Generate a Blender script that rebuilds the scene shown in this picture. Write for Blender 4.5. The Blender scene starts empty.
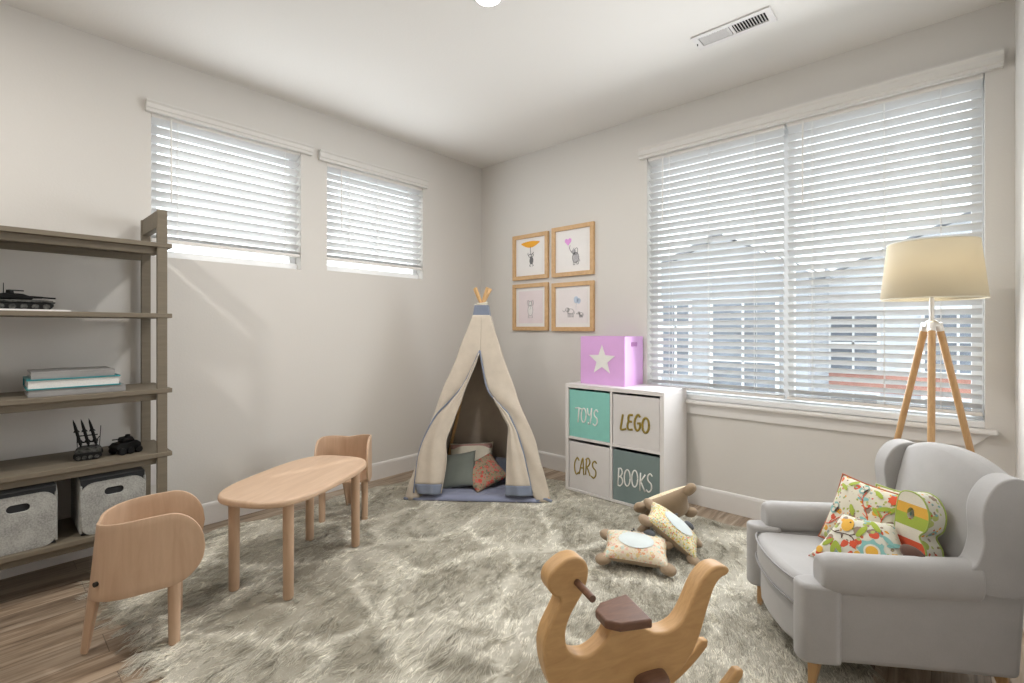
import bpy, bmesh, math, random
from mathutils import Vector, Matrix, Euler
from math import pi, sin, cos, radians, sqrt, atan2

random.seed(7)
S = bpy.context.scene
COL = S.collection

# ------------------------------------------------------------------ camera
cam_d = bpy.data.cameras.new('camera')
cam = bpy.data.objects.new('camera', cam_d)
COL.objects.link(cam)
cam.location = (3.336, -3.252, 1.19)
cam.rotation_euler = (radians(90), 0, radians(42.1))
cam_d.sensor_width = 36
cam_d.lens = 480 / 1024 * 36
cam_d.shift_y = -13 / 1024
cam_d.clip_start = 0.02
S.camera = cam

# ------------------------------------------------------------------ world
W = bpy.data.worlds.new('sky')
S.world = W
W.use_nodes = True
nt = W.node_tree
bg = nt.nodes['Background']
bg.inputs['Color'].default_value = (0.92, 0.96, 1.0, 1)
bg.inputs['Strength'].default_value = 3.2

S.view_settings.view_transform = 'Standard'
S.view_settings.look = 'None'
S.view_settings.exposure = 0.16
S.view_settings.gamma = 1
S.view_settings.use_curve_mapping = False
S.cycles.use_denoising = True
S.cycles.max_bounces = 8
S.cycles.diffuse_bounces = 5
S.cycles.sample_clamp_indirect = 4

def area(name, loc, rot, sx, sy, power, color=(1, 1, 1), shape='RECTANGLE', portal=False, spread=pi):
    l = bpy.data.lights.new(name, 'AREA')
    l.shape = shape
    l.size = sx
    l.size_y = sy
    l.energy = power
    l.color = color
    l.spread = spread
    l.cycles.is_portal = portal
    o = bpy.data.objects.new(name, l)
    COL.objects.link(o)
    o.location = loc
    o.rotation_euler = rot
    return o

# high sun on the left side of the house: it reaches the left blinds and their sills
sun_d = bpy.data.lights.new('sun', 'SUN')
sun_d.energy = 4.0
sun_d.angle = radians(2)
sun_d.color = (1.0, 0.97, 0.92)
sun = bpy.data.objects.new('sun', sun_d)
COL.objects.link(sun)
sun.location = (-6, -2, 8)
sun.rotation_euler = Vector((0.60, 0.16, -0.78)).to_track_quat('-Z', 'Y').to_euler()

# light of the recessed ceiling cans (their trims are built further down)
CANS = [(1.748, -1.662), (1.15, -3.75)]  # second can is unseen, added behind the camera to brighten the left side
CAN_POWER = [22, 19]
for (x, y), p in zip(CANS, CAN_POWER):
    area('can_light', (x, y, 2.725), (0, 0, 0), 0.15, 0.15, p, (1.0, 0.96, 0.91), 'DISK')
# sky portals at the glass
area('sky_portal', (2.6, 0.14, 1.57), (radians(-90), 0, 0), 1.76, 1.72, 1, portal=True)
area('sky_portal', (-0.14, -2.18, 2.02), (0, radians(-90), 0), 0.83, 0.85, 1, portal=True)
area('sky_portal', (-0.14, -1.135, 2.02), (0, radians(-90), 0), 0.83, 0.86, 1, portal=True)
# added area lamps just inside the three windows, topping up their daylight
area('window_fill', (2.6, -0.20, 1.45), (radians(-80), 0, 0), 1.50, 1.30, 29, (0.95, 0.98, 1.0))
area('window_fill', (0.07, -2.18, 2.02), (0, radians(-90), 0), 0.78, 0.82, 4, (0.93, 0.97, 1.0))
area('window_fill', (0.07, -1.135, 2.02), (0, radians(-90), 0), 0.78, 0.82, 4, (0.93, 0.97, 1.0))

# ------------------------------------------------------------------ materials
def new_mat(name):
    m = bpy.data.materials.new(name)
    m.use_nodes = True
    n = m.node_tree.nodes
    b = n['Principled BSDF']
    return m, m.node_tree, b

def N(nt, kind, **kw):
    n = nt.nodes.new(kind)
    for k, v in kw.items():
        if k in n.inputs.keys():
            n.inputs[k].default_value = v
        else:
            setattr(n, k, v)
    return n

def ramp(nt, stops, interp='LINEAR'):
    r = nt.nodes.new('ShaderNodeValToRGB')
    r.color_ramp.interpolation = interp
    el = r.color_ramp.elements
    while len(el) > 1:
        el.remove(el[-1])
    el[0].position = stops[0][0]
    el[0].color = (*stops[0][1], 1)
    for p, c in stops[1:]:
        e = el.new(p)
        e.color = (*c, 1)
    return r

def coords(nt, scale=(1, 1, 1), kind='Object', rot=(0, 0, 0)):
    tc = nt.nodes.new('ShaderNodeTexCoord')
    mp = nt.nodes.new('ShaderNodeMapping')
    mp.inputs['Scale'].default_value = scale
    mp.inputs['Rotation'].default_value = rot
    nt.links.new(tc.outputs[kind], mp.inputs['Vector'])
    return mp.outputs['Vector']

def bump(nt, b, src, strength=0.2, dist=0.002):
    bp = N(nt, 'ShaderNodeBump', Strength=strength, Distance=dist)
    nt.links.new(src, bp.inputs['Height'])
    nt.links.new(bp.outputs['Normal'], b.inputs['Normal'])

def plain(name, col, rough=0.5, var=0.04, scale=20, metal=0.0, bmp=0.05, emit=None):
    m, nt, b = new_mat(name)
    nz = N(nt, 'ShaderNodeTexNoise', Scale=scale, Detail=3.0)
    nt.links.new(coords(nt), nz.inputs['Vector'])
    r = ramp(nt, [(0.3, tuple(max(0, c * (1 - var)) for c in col)), (0.7, tuple(min(1, c * (1 + var)) for c in col))])
    nt.links.new(nz.outputs['Fac'], r.inputs['Fac'])
    nt.links.new(r.outputs['Color'], b.inputs['Base Color'])
    b.inputs['Roughness'].default_value = rough
    b.inputs['Metallic'].default_value = metal
    if bmp:
        bump(nt, b, nz.outputs['Fac'], bmp, 0.001)
    if emit:
        b.inputs['Emission Color'].default_value = (*emit[0], 1)
        b.inputs['Emission Strength'].default_value = emit[1]
    return m

def fabric(name, col, rough=0.95, weave=700, var=0.08, sheen=0.2, bmp=0.35):
    m, nt, b = new_mat(name)
    v = coords(nt)
    nz = N(nt, 'ShaderNodeTexNoise', Scale=14.0, Detail=4.0)
    nt.links.new(v, nz.inputs['Vector'])
    fine = N(nt, 'ShaderNodeTexNoise', Scale=float(weave), Detail=2.0)
    nt.links.new(v, fine.inputs['Vector'])
    mx = N(nt, 'ShaderNodeMath', operation='ADD')
    nt.links.new(nz.outputs['Fac'], mx.inputs[0])
    nt.links.new(fine.outputs['Fac'], mx.inputs[1])
    hv = N(nt, 'ShaderNodeMath', operation='MULTIPLY')
    hv.inputs[1].default_value = 0.5
    nt.links.new(mx.outputs[0], hv.inputs[0])
    r = ramp(nt, [(0.35, tuple(c * (1 - var) for c in col)), (0.65, tuple(min(1, c * (1 + var)) for c in col))])
    nt.links.new(hv.outputs[0], r.inputs['Fac'])
    nt.links.new(r.outputs['Color'], b.inputs['Base Color'])
    b.inputs['Roughness'].default_value = rough
    b.inputs['Sheen Weight'].default_value = sheen
    bump(nt, b, fine.outputs['Fac'], bmp, 0.001)
    return m

def wood(name, light, dark, grain=(1, 1, 12), scale=6.0, rough=0.45, rot=(0, 0, 0), contrast=(0.3, 0.7)):
    """grain: stretch, small number = long direction of the fibres"""
    m, nt, b = new_mat(name)
    v = coords(nt, grain, rot=rot)
    nz = N(nt, 'ShaderNodeTexNoise', Scale=scale, Detail=6.0, Roughness=0.6, Distortion=0.6)
    nt.links.new(v, nz.inputs['Vector'])
    r = ramp(nt, [(contrast[0], dark), (contrast[1], light)])
    nt.links.new(nz.outputs['Fac'], r.inputs['Fac'])
    nt.links.new(r.outputs['Color'], b.inputs['Base Color'])
    b.inputs['Roughness'].default_value = rough
    bump(nt, b, nz.outputs['Fac'], 0.08, 0.001)
    return m

def dotted(name, base, cols, scale=30.0, thr=0.45, scale2=None, thr2=0.3, rough=0.9, seed=0.0, lines=None):
    """printed cloth: coloured flower like spots of two sizes on a plain ground"""
    m, nt, b = new_mat(name)
    v = coords(nt)
    wob = N(nt, 'ShaderNodeTexNoise', Scale=scale * 1.5, Detail=2.0)
    nt.links.new(v, wob.inputs['Vector'])
    vm = N(nt, 'ShaderNodeVectorMath', operation='MULTIPLY_ADD')
    nt.links.new(wob.outputs['Color'], vm.inputs[0])
    vm.inputs[1].default_value = (0.5 / scale,) * 3
    nt.links.new(v, vm.inputs[2])
    cur = None
    prev = N(nt, 'ShaderNodeRGB')
    prev.outputs[0].default_value = (*base, 1)
    cur = prev.outputs[0]
    for sc, th, off in ([(scale, thr, seed)] + ([(scale2, thr2, seed + 3.7)] if scale2 else [])):
        ad = N(nt, 'ShaderNodeVectorMath', operation='ADD')
        ad.inputs[1].default_value = (off, off * 1.3, off * 0.7)
        nt.links.new(vm.outputs[0], ad.inputs[0])
        vo = N(nt, 'ShaderNodeTexVoronoi', Scale=float(sc))
        nt.links.new(ad.outputs[0], vo.inputs['Vector'])
        lt = N(nt, 'ShaderNodeMath', operation='LESS_THAN')
        lt.inputs[1].default_value = th
        nt.links.new(vo.outputs['Distance'], lt.inputs[0])
        sp = N(nt, 'ShaderNodeSeparateColor')
        nt.links.new(vo.outputs['Color'], sp.inputs[0])
        cr = ramp(nt, [(i / len(cols), c) for i, c in enumerate(cols)], 'CONSTANT')
        nt.links.new(sp.outputs[0], cr.inputs['Fac'])
        mx = N(nt, 'ShaderNodeMix', data_type='RGBA')
        nt.links.new(lt.outputs[0], mx.inputs['Factor'])
        nt.links.new(cur, mx.inputs['A'])
        nt.links.new(cr.outputs['Color'], mx.inputs['B'])
        cur = mx.outputs['Result']
        # centre of the flower
        l2 = N(nt, 'ShaderNodeMath', operation='LESS_THAN')
        l2.inputs[1].default_value = th * 0.35
        nt.links.new(vo.outputs['Distance'], l2.inputs[0])
        cr2 = ramp(nt, [(i / len(cols), c) for i, c in enumerate(cols[::-1])], 'CONSTANT')
        nt.links.new(sp.outputs[1], cr2.inputs['Fac'])
        m2 = N(nt, 'ShaderNodeMix', data_type='RGBA')
        nt.links.new(l2.outputs[0], m2.inputs['Factor'])
        nt.links.new(cur, m2.inputs['A'])
        nt.links.new(cr2.outputs['Color'], m2.inputs['B'])
        cur = m2.outputs['Result']
    nt.links.new(cur, b.inputs['Base Color'])
    b.inputs['Roughness'].default_value = rough
    fine = N(nt, 'ShaderNodeTexNoise', Scale=600.0)
    nt.links.new(v, fine.inputs['Vector'])
    bump(nt, b, fine.outputs['Fac'], 0.2, 0.001)
    return m

def wall_mat(name, col, rough=0.85):
    m, nt, b = new_mat(name)
    v = coords(nt)
    nz = N(nt, 'ShaderNodeTexNoise', Scale=90.0, Detail=4.0)
    nt.links.new(v, nz.inputs['Vector'])
    b.inputs['Base Color'].default_value = (*col, 1)
    b.inputs['Roughness'].default_value = rough
    bump(nt, b, nz.outputs['Fac'], 0.25, 0.002)
    return m

M = {}
M['wall'] = wall_mat('wall_paint', (0.68, 0.66, 0.63))
M['ceil'] = wall_mat('ceiling_paint', (0.78, 0.765, 0.74))
M['trim'] = plain('trim_paint', (0.76, 0.745, 0.73), 0.4, 0.01)
M['blind'] = plain('blind_vinyl', (0.77, 0.77, 0.77), 0.45, 0.01)
def add_translucent(m, col, fac):
    nt = m.node_tree
    b = nt.nodes['Principled BSDF']
    tr = N(nt, 'ShaderNodeBsdfTranslucent')
    tr.inputs['Color'].default_value = (*col, 1)
    mx = N(nt, 'ShaderNodeMixShader')
    mx.inputs[0].default_value = fac
    nt.links.new(b.outputs[0], mx.inputs[1])
    nt.links.new(tr.outputs[0], mx.inputs[2])
    nt.links.new(mx.outputs[0], nt.nodes['Material Output'].inputs['Surface'])
add_translucent(M['blind'], (0.82, 0.82, 0.82), 0.20)
M['blind_rail'] = plain('blind_rail', (0.80, 0.775, 0.75), 0.45, 0.01)
M['valance'] = plain('valance_board', (0.70, 0.685, 0.66), 0.5, 0.01)
M['cord'] = plain('blind_cord', (0.8, 0.79, 0.77), 0.7, 0.01)
M['vinyl'] = plain('window_vinyl', (0.82, 0.83, 0.84), 0.35, 0.01)
M['taupe'] = wood('taupe_wood', (0.195, 0.165, 0.12), (0.155, 0.13, 0.095), (12, 0.8, 12), 5, 0.6)
M['birch'] = wood('pale_birch', (0.60, 0.42, 0.29), (0.51, 0.34, 0.225), (9, 9, 1.2), 3.2, 0.42)
M['birch_top'] = wood('pale_birch_top', (0.62, 0.44, 0.305), (0.53, 0.36, 0.24), (1.2, 9, 9), 3.2, 0.4)
M['birch_in'] = wood('warm_birch', (0.56, 0.33, 0.20), (0.46, 0.26, 0.15), (9, 9, 1.2), 3.2, 0.45)
M['ply'] = wood('honey_plywood', (0.62, 0.38, 0.17), (0.50, 0.29, 0.12), (2, 30, 8), 5.0, 0.45)
M['walnut'] = wood('dark_walnut', (0.20, 0.10, 0.062), (0.12, 0.06, 0.038), (3, 14, 10), 6.0, 0.4)
M['oak'] = wood('honey_oak', (0.58, 0.36, 0.17), (0.44, 0.255, 0.11), (14, 14, 1), 6.0, 0.4)
M['pole'] = wood('pine_pole', (0.72, 0.46, 0.22), (0.58, 0.35, 0.15), (14, 14, 1), 6.0, 0.5)
M['frame'] = wood('frame_wood', (0.66, 0.43, 0.22), (0.55, 0.34, 0.16), (6, 6, 6), 6.0, 0.45)
M['sofa'] = fabric('grey_upholstery', (0.41, 0.402, 0.398), weave=500, var=0.05, bmp=0.25)
M['piping'] = fabric('grey_piping', (0.33, 0.325, 0.33), var=0.03)
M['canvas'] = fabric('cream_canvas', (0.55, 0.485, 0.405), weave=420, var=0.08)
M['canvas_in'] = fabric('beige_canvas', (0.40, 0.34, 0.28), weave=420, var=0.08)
M['blue_trim'] = fabric('blue_grey_trim', (0.19, 0.22, 0.29), weave=600)
M['mat'] = fabric('blue_mat', (0.215, 0.235, 0.33), weave=500)
M['felt'] = fabric('grey_felt', (0.36, 0.36, 0.34), weave=170, var=0.30, sheen=0.05)
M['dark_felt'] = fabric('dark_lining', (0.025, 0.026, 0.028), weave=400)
M['white'] = plain('white_laminate', (0.74, 0.72, 0.715), 0.35, 0.01)
M['teal'] = plain('teal_board', (0.255, 0.60, 0.54), 0.6, 0.03)
M['slate'] = plain('slate_board', (0.185, 0.245, 0.245), 0.6, 0.03)
M['bin_white'] = plain('white_board', (0.68, 0.66, 0.66), 0.55, 0.02)
M['pink'] = plain('pink_lilac_board', (0.73, 0.42, 0.78), 0.5, 0.02)
M['dark_gap'] = plain('dark_inside', (0.02, 0.018, 0.016), 0.9, 0.02)
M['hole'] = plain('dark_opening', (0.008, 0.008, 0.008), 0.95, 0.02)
M['letter_white'] = plain('white_lettering', (0.80, 0.80, 0.78), 0.5, 0.02)
M['letter_olive'] = plain('olive_lettering', (0.27, 0.20, 0.025), 0.45, 0.04)
M['paper'] = plain('paper', (0.82, 0.80, 0.79), 0.5, 0.01)
M['print_pink'] = plain('pink_print_paper', (0.79, 0.70, 0.72), 0.5, 0.01)
M['print_pale'] = plain('pale_print_paper', (0.81, 0.765, 0.77), 0.5, 0.01)
M['ink'] = plain('grey_ink', (0.16, 0.16, 0.17), 0.7, 0.3, 150)
M['ink_light'] = plain('pale_grey_ink', (0.46, 0.45, 0.47), 0.7, 0.15, 150)
M['orange'] = plain('orange_print', (0.85, 0.40, 0.02), 0.6, 0.03)
M['balloon_pink'] = plain('pink_print', (0.74, 0.33, 0.72), 0.6, 0.03)
M['balloon_blue'] = plain('blue_print', (0.55, 0.65, 0.80), 0.6, 0.03)
M['black_toy'] = plain('black_plastic', (0.006, 0.006, 0.006), 0.55, 0.3, 80)
M['grey_toy'] = plain('grey_camouflage', (0.06, 0.06, 0.055), 0.6, 0.8, 90)
for k_ in ('black_toy', 'grey_toy'):
    M[k_].node_tree.nodes['Principled BSDF'].inputs['Specular IOR Level'].default_value = 0.2
M['book_teal'] = plain('teal_cover', (0.01, 0.22, 0.25), 0.4, 0.05)
M['book_grey'] = plain('silver_grey_cover', (0.30, 0.295, 0.29), 0.4, 0.1)
M['pages'] = plain('book_pages', (0.70, 0.70, 0.68), 0.8, 0.06, 200)
M['steel'] = plain('brushed_steel', (0.75, 0.73, 0.70), 0.3, 0.02, metal=0.9)
M['chrome_dark'] = plain('dark_button', (0.015, 0.014, 0.013), 0.4, 0.02)
M['brown_cloth'] = fabric('brown_linen', (0.32, 0.235, 0.155), weave=350, var=0.12)
M['dark_cloth'] = fabric('charcoal_felt', (0.085, 0.09, 0.10), weave=350)
M['pale_blue_cloth'] = fabric('pale_blue_cotton', (0.60, 0.66, 0.66), weave=500)
M['choc'] = fabric('chocolate_cloth', (0.10, 0.05, 0.035), weave=400)
M['cream_cloth'] = fabric('cream_cotton', (0.72, 0.68, 0.57), weave=500)
M['yellow_cloth'] = fabric('amber_cotton', (0.75, 0.42, 0.06), weave=500)
M['green_cloth'] = fabric('lime_cotton', (0.36, 0.45, 0.06), weave=500)
M['red_cloth'] = fabric('tomato_red_cotton', (0.68, 0.10, 0.04), weave=500)
M['teal_cloth'] = fabric('aqua_cotton', (0.24, 0.48, 0.45), weave=500)
M['sage'] = fabric('sage_grey_cotton', (0.165, 0.185, 0.165), weave=500)
M['green_piping'] = fabric('green_piping', (0.33, 0.42, 0.10), weave=600)
M['red_piping'] = fabric('red_piping', (0.42, 0.12, 0.06), weave=600)
P_COL = [(0.62, 0.10, 0.05), (0.24, 0.42, 0.40), (0.36, 0.42, 0.10), (0.75, 0.36, 0.05), (0.45, 0.50, 0.16), (0.30, 0.22, 0.16)]
M['print_a'] = dotted('owl_garden_print', (0.66, 0.62, 0.50), P_COL, 26, 0.33, 60, 0.27, seed=1.0)
M['print_b'] = dotted('flower_garden_print', (0.66, 0.64, 0.55), P_COL, 24, 0.36, 55, 0.30, seed=5.0)
M['print_turtle_a'] = dotted('peach_paisley_print', (0.70, 0.62, 0.48), [(0.66, 0.32, 0.17), (0.45, 0.62, 0.56), (0.70, 0.45, 0.36), (0.66, 0.52, 0.25), (0.74, 0.67, 0.56)], 46, 0.42, 95, 0.33, seed=2.0)
M['print_turtle_b'] = dotted('bright_dot_print', (0.70, 0.66, 0.50), [(0.75, 0.50, 0.05), (0.60, 0.16, 0.10), (0.42, 0.48, 0.10), (0.75, 0.66, 0.30), (0.3, 0.45, 0.45)], 110, 0.48, 160, 0.3, seed=3.0)
M['print_turtle_c'] = dotted('cream_dot_print', (0.72, 0.64, 0.46), [(0.62, 0.38, 0.22), (0.66, 0.58, 0.32), (0.70, 0.48, 0.34)], 80, 0.34, seed=4.0)
M['print_tent'] = dotted('red_flower_print', (0.36, 0.27, 0.19), [(0.55, 0.09, 0.07), (0.17, 0.19, 0.13), (0.60, 0.16, 0.13), (0.30, 0.27, 0.16)], 36, 0.5, 62, 0.36, seed=6.0)
M['pink_stripe'] = fabric('rose_cloth', (0.50, 0.30, 0.27), weave=500)
M['brick'] = plain('brick_front', (0.36, 0.17, 0.13), 0.9, 0.15, 6)
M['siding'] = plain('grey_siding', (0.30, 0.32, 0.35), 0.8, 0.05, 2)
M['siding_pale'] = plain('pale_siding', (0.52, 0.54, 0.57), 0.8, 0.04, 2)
M['roof'] = plain('roof_shingle', (0.25, 0.26, 0.28), 0.9, 0.12, 8)
M['out_trim'] = plain('white_fascia', (0.66, 0.67, 0.68), 0.6, 0.02)
M['out_glass'] = plain('dark_house_glass', (0.13, 0.15, 0.18), 0.25, 0.3, 2)
M['ground'] = plain('pale_pavement', (0.5, 0.5, 0.5), 0.9, 0.05, 1)

def slat_siding(name, c):
    m, nt, b = new_mat(name)
    w = N(nt, 'ShaderNodeTexWave', Scale=1.2, bands_direction='Z')
    nt.links.new(coords(nt), w.inputs['Vector'])
    r = ramp(nt, [(0.0, tuple(k * 0.8 for k in c)), (0.25, c)])
    nt.links.new(w.outputs['Fac'], r.inputs['Fac'])
    nt.links.new(r.outputs['Color'], b.inputs['Base Color'])
    b.inputs['Roughness'].default_value = 0.8
    return m
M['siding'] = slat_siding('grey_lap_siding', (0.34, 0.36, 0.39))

def glass_mat():
    m = bpy.data.materials.new('window_glass')
    m.use_nodes = True
    nt = m.node_tree
    nt.nodes.remove(nt.nodes['Principled BSDF'])
    t = N(nt, 'ShaderNodeBsdfTransparent')
    t.inputs['Color'].default_value = (0.95, 0.97, 0.97, 1)
    g = N(nt, 'ShaderNodeBsdfGlossy', Roughness=0.02)
    mx = N(nt, 'ShaderNodeMixShader')
    mx.inputs[0].default_value = 0.06
    nt.links.new(t.outputs[0], mx.inputs[1])
    nt.links.new(g.outputs[0], mx.inputs[2])
    nt.links.new(mx.outputs[0], nt.nodes['Material Output'].inputs['Surface'])
    return m
M['glass'] = glass_mat()

def floor_mat():
    m, nt, b = new_mat('oak_plank_floor')
    v = coords(nt, rot=(0, 0, radians(90)))
    br = N(nt, 'ShaderNodeTexBrick', Scale=1.0)
    br.offset = 0.37
    br.inputs['Brick Width'].default_value = 1.8
    br.inputs['Row Height'].default_value = 0.15
    br.inputs['Mortar Size'].default_value = 0.0015
    br.inputs['Color1'].default_value = (0, 0, 0, 1)
    br.inputs['Color2'].default_value = (1, 1, 1, 1)
    br.inputs['Mortar'].default_value = (0.5, 0.5, 0.5, 1)
    nt.links.new(v, br.inputs['Vector'])
    v2 = coords(nt, (14, 1.1, 1))
    mixv = N(nt, 'ShaderNodeVectorMath', operation='MULTIPLY_ADD')
    mixv.inputs[1].default_value = (7, 7, 7)
    nt.links.new(br.outputs['Color'], mixv.inputs[0])
    nt.links.new(v2, mixv.inputs[2])
    nz = N(nt, 'ShaderNodeTexNoise', Scale=1.6, Detail=8.0, Roughness=0.62, Distortion=1.2)
    nt.links.new(mixv.outputs[0], nz.inputs['Vector'])
    r = ramp(nt, [(0.28, (0.13, 0.088, 0.058)), (0.43, (0.27, 0.20, 0.14)), (0.56, (0.42, 0.33, 0.245)), (0.72, (0.55, 0.455, 0.36))])
    nt.links.new(nz.outputs['Fac'], r.inputs['Fac'])
    br2 = ramp(nt, [(0.0, (0.82, 0.82, 0.82)), (1.0, (1.08, 1.05, 1.02))])
    nt.links.new(br.outputs['Color'], br2.inputs['Fac'])
    mu = N(nt, 'ShaderNodeMix', data_type='RGBA', blend_type='MULTIPLY')
    mu.inputs['Factor'].default_value = 1.0
    nt.links.new(r.outputs['Color'], mu.inputs['A'])
    nt.links.new(br2.outputs['Color'], mu.inputs['B'])
    gap = N(nt, 'ShaderNodeMix', data_type='RGBA')
    nt.links.new(br.outputs['Fac'], gap.inputs['Factor'])
    nt.links.new(mu.outputs['Result'], gap.inputs['A'])
    gap.inputs['B'].default_value = (0.16, 0.115, 0.08, 1)
    nt.links.new(gap.outputs['Result'], b.inputs['Base Color'])
    b.inputs['Roughness'].default_value = 0.42
    bump(nt, b, nz.outputs['Fac'], 0.1, 0.001)
    return m
M['floor'] = floor_mat()

def fur_mat():
    m, nt, b = new_mat('shaggy_fur')
    v = coords(nt, (1.0, 1.0, 1.0))
    nz = N(nt, 'ShaderNodeTexNoise', Scale=2.0, Detail=5.0, Roughness=0.62, Distortion=1.3)
    nt.links.new(v, nz.inputs['Vector'])
    r = ramp(nt, [(0.32, (0.37, 0.34, 0.27)), (0.45, (0.47, 0.44, 0.365)), (0.57, (0.62, 0.59, 0.51)), (0.72, (0.76, 0.73, 0.65))])
    nt.links.new(nz.outputs['Fac'], r.inputs['Fac'])
    # creamy seams where the pelts meet
    vo = N(nt, 'ShaderNodeTexVoronoi', Scale=1.7, feature='DISTANCE_TO_EDGE')
    nt.links.new(nz.outputs['Color'], vo.inputs['Vector'])
    wv = N(nt, 'ShaderNodeVectorMath', operation='MULTIPLY_ADD')
    wv.inputs[1].default_value = (0.35, 0.35, 0)
    nt.links.new(nz.outputs['Color'], wv.inputs[0])
    nt.links.new(v, wv.inputs[2])
    nt.links.new(wv.outputs[0], vo.inputs['Vector'])
    sm = ramp(nt, [(0.0, (1, 1, 1)), (0.07, (0, 0, 0))])
    nt.links.new(vo.outputs['Distance'], sm.inputs['Fac'])
    mx = N(nt, 'ShaderNodeMix', data_type='RGBA')
    nt.links.new(sm.outputs['Color'], mx.inputs['Factor'])
    nt.links.new(r.outputs['Color'], mx.inputs['A'])
    mx.inputs['B'].default_value = (0.84, 0.81, 0.72, 1)
    hi = N(nt, 'ShaderNodeHairInfo')
    hr = ramp(nt, [(0.0, (0.58, 0.57, 0.54)), (0.35, (0.88, 0.88, 0.87)), (0.8, (1.08, 1.08, 1.07)), (1.0, (1.30, 1.30, 1.27))])
    nt.links.new(hi.outputs['Random'], hr.inputs['Fac'])
    mu = N(nt, 'ShaderNodeMix', data_type='RGBA', blend_type='MULTIPLY')
    mu.inputs['Factor'].default_value = 1.0
    nt.links.new(mx.outputs['Result'], mu.inputs['A'])
    nt.links.new(hr.outputs['Color'], mu.inputs['B'])
    nt.links.new(mu.outputs['Result'], b.inputs['Base Color'])
    b.inputs['Roughness'].default_value = 0.8
    b.inputs['Sheen Weight'].default_value = 0.1
    return m
M['fur'] = fur_mat()

def shade_mat():
    m = bpy.data.materials.new('linen_lampshade')
    m.use_nodes = True
    nt = m.node_tree
    b = nt.nodes['Principled BSDF']
    b.inputs['Base Color'].default_value = (0.60, 0.55, 0.45, 1)
    b.inputs['Roughness'].default_value = 0.9
    nz = N(nt, 'ShaderNodeTexNoise', Scale=400.0)
    nt.links.new(coords(nt), nz.inputs['Vector'])
    bump(nt, b, nz.outputs['Fac'], 0.2, 0.001)
    tr = N(nt, 'ShaderNodeBsdfTranslucent')
    tr.inputs['Color'].default_value = (0.80, 0.73, 0.58, 1)
    mx = N(nt, 'ShaderNodeMixShader')
    mx.inputs[0].default_value = 0.45
    nt.links.new(b.outputs[0], mx.inputs[1])
    nt.links.new(tr.outputs[0], mx.inputs[2])
    nt.links.new(mx.outputs[0], nt.nodes['Material Output'].inputs['Surface'])
    return m
M['shade'] = shade_mat()
M['bulb'] = plain('warm_bulb', (1, 0.9, 0.7), 0.5, 0, emit=((1, 0.85, 0.6), 2))
M['can'] = plain('can_lens', (1, 0.97, 0.9), 0.5, 0, emit=((1, 0.95, 0.87), 9))

# ------------------------------------------------------------------ helpers
def thing(name, label, cat, loc=(0, 0, 0), rz=0, group=None):
    o = bpy.data.objects.new(name, None)
    COL.objects.link(o)
    o.empty_display_size = 0.05
    o.location = loc
    o.rotation_euler = (0, 0, rz)
    tag(o, label, cat, group)
    return o

def tag(o, label=None, cat=None, group=None, kind=None):
    if label: o['label'] = label
    if cat: o['category'] = cat
    if group: o['group'] = group
    if kind: o['kind'] = kind
    return o

def obj(name, bm, mat, parent=None, smooth=False, bevel=0, bseg=2, subsurf=0, solid=0, solid_off=0, loc=None, rot=None, auto=None):
    me = bpy.data.meshes.new(name)
    bmesh.ops.recalc_face_normals(bm, faces=bm.faces)
    bm.to_mesh(me)
    bm.free()
    for m_ in (mat if isinstance(mat, (list, tuple)) else [mat]):
        me.materials.append(m_)
    if smooth or auto:
        for p in me.polygons:
            p.use_smooth = True
    if auto:
        me.set_sharp_from_angle(angle=radians(auto))
    o = bpy.data.objects.new(name, me)
    COL.objects.link(o)
    if parent: o.parent = parent
    if loc: o.location = loc
    if rot: o.rotation_euler = rot
    if solid:
        md = o.modifiers.new('solid', 'SOLIDIFY')
        md.thickness = solid
        md.offset = solid_off
    if bevel:
        md = o.modifiers.new('bevel', 'BEVEL')
        md.width = bevel
        md.segments = bseg
        md.limit_method = 'ANGLE'
        md.angle_limit = radians(40)
    if subsurf:
        md = o.modifiers.new('sub', 'SUBSURF')
        md.levels = subsurf
        md.render_levels = subsurf
    return o

def struct(name, bm, mat, **kw):
    o = obj(name, bm, mat, **kw)
    o['kind'] = 'structure'
    return o

def B():
    return bmesh.new()

def box(bm, x0, x1, y0, y1, z0, z1, mi=0, mtx=None):
    vs = [bm.verts.new((x, y, z)) for x in (x0, x1) for y in (y0, y1) for z in (z0, z1)]
    fs = [(0, 1, 3, 2), (4, 6, 7, 5), (0, 4, 5, 1), (2, 3, 7, 6), (0, 2, 6, 4), (1, 5, 7, 3)]
    for f in fs:
        bm.faces.new([vs[i] for i in f]).material_index = mi
    if mtx is not None:
        for v in vs: v.co = mtx @ v.co
    return bm

def mbox(*a, **k):
    return box(B(), *a, **k)

def extrude(bm, pts, d, axis='y', c=0, mi=0, mtx=None):
    """closed outline pts (a, b) extruded by +-d/2 about c along an axis"""
    def P(a, b, t):
        return {'y': (a, t, b), 'x': (t, a, b), 'z': (a, b, t)}[axis]
    f = [bm.verts.new(P(a, b, c - d / 2)) for a, b in pts]
    g = [bm.verts.new(P(a, b, c + d / 2)) for a, b in pts]
    n = len(pts)
    bm.faces.new(f).material_index = mi
    bm.faces.new(g[::-1]).material_index = mi
    for i in range(n):
        bm.faces.new((f[i], g[i], g[(i + 1) % n], f[(i + 1) % n])).material_index = mi
    if mtx is not None:
        for v in f + g: v.co = mtx @ v.co
    return bm

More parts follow.
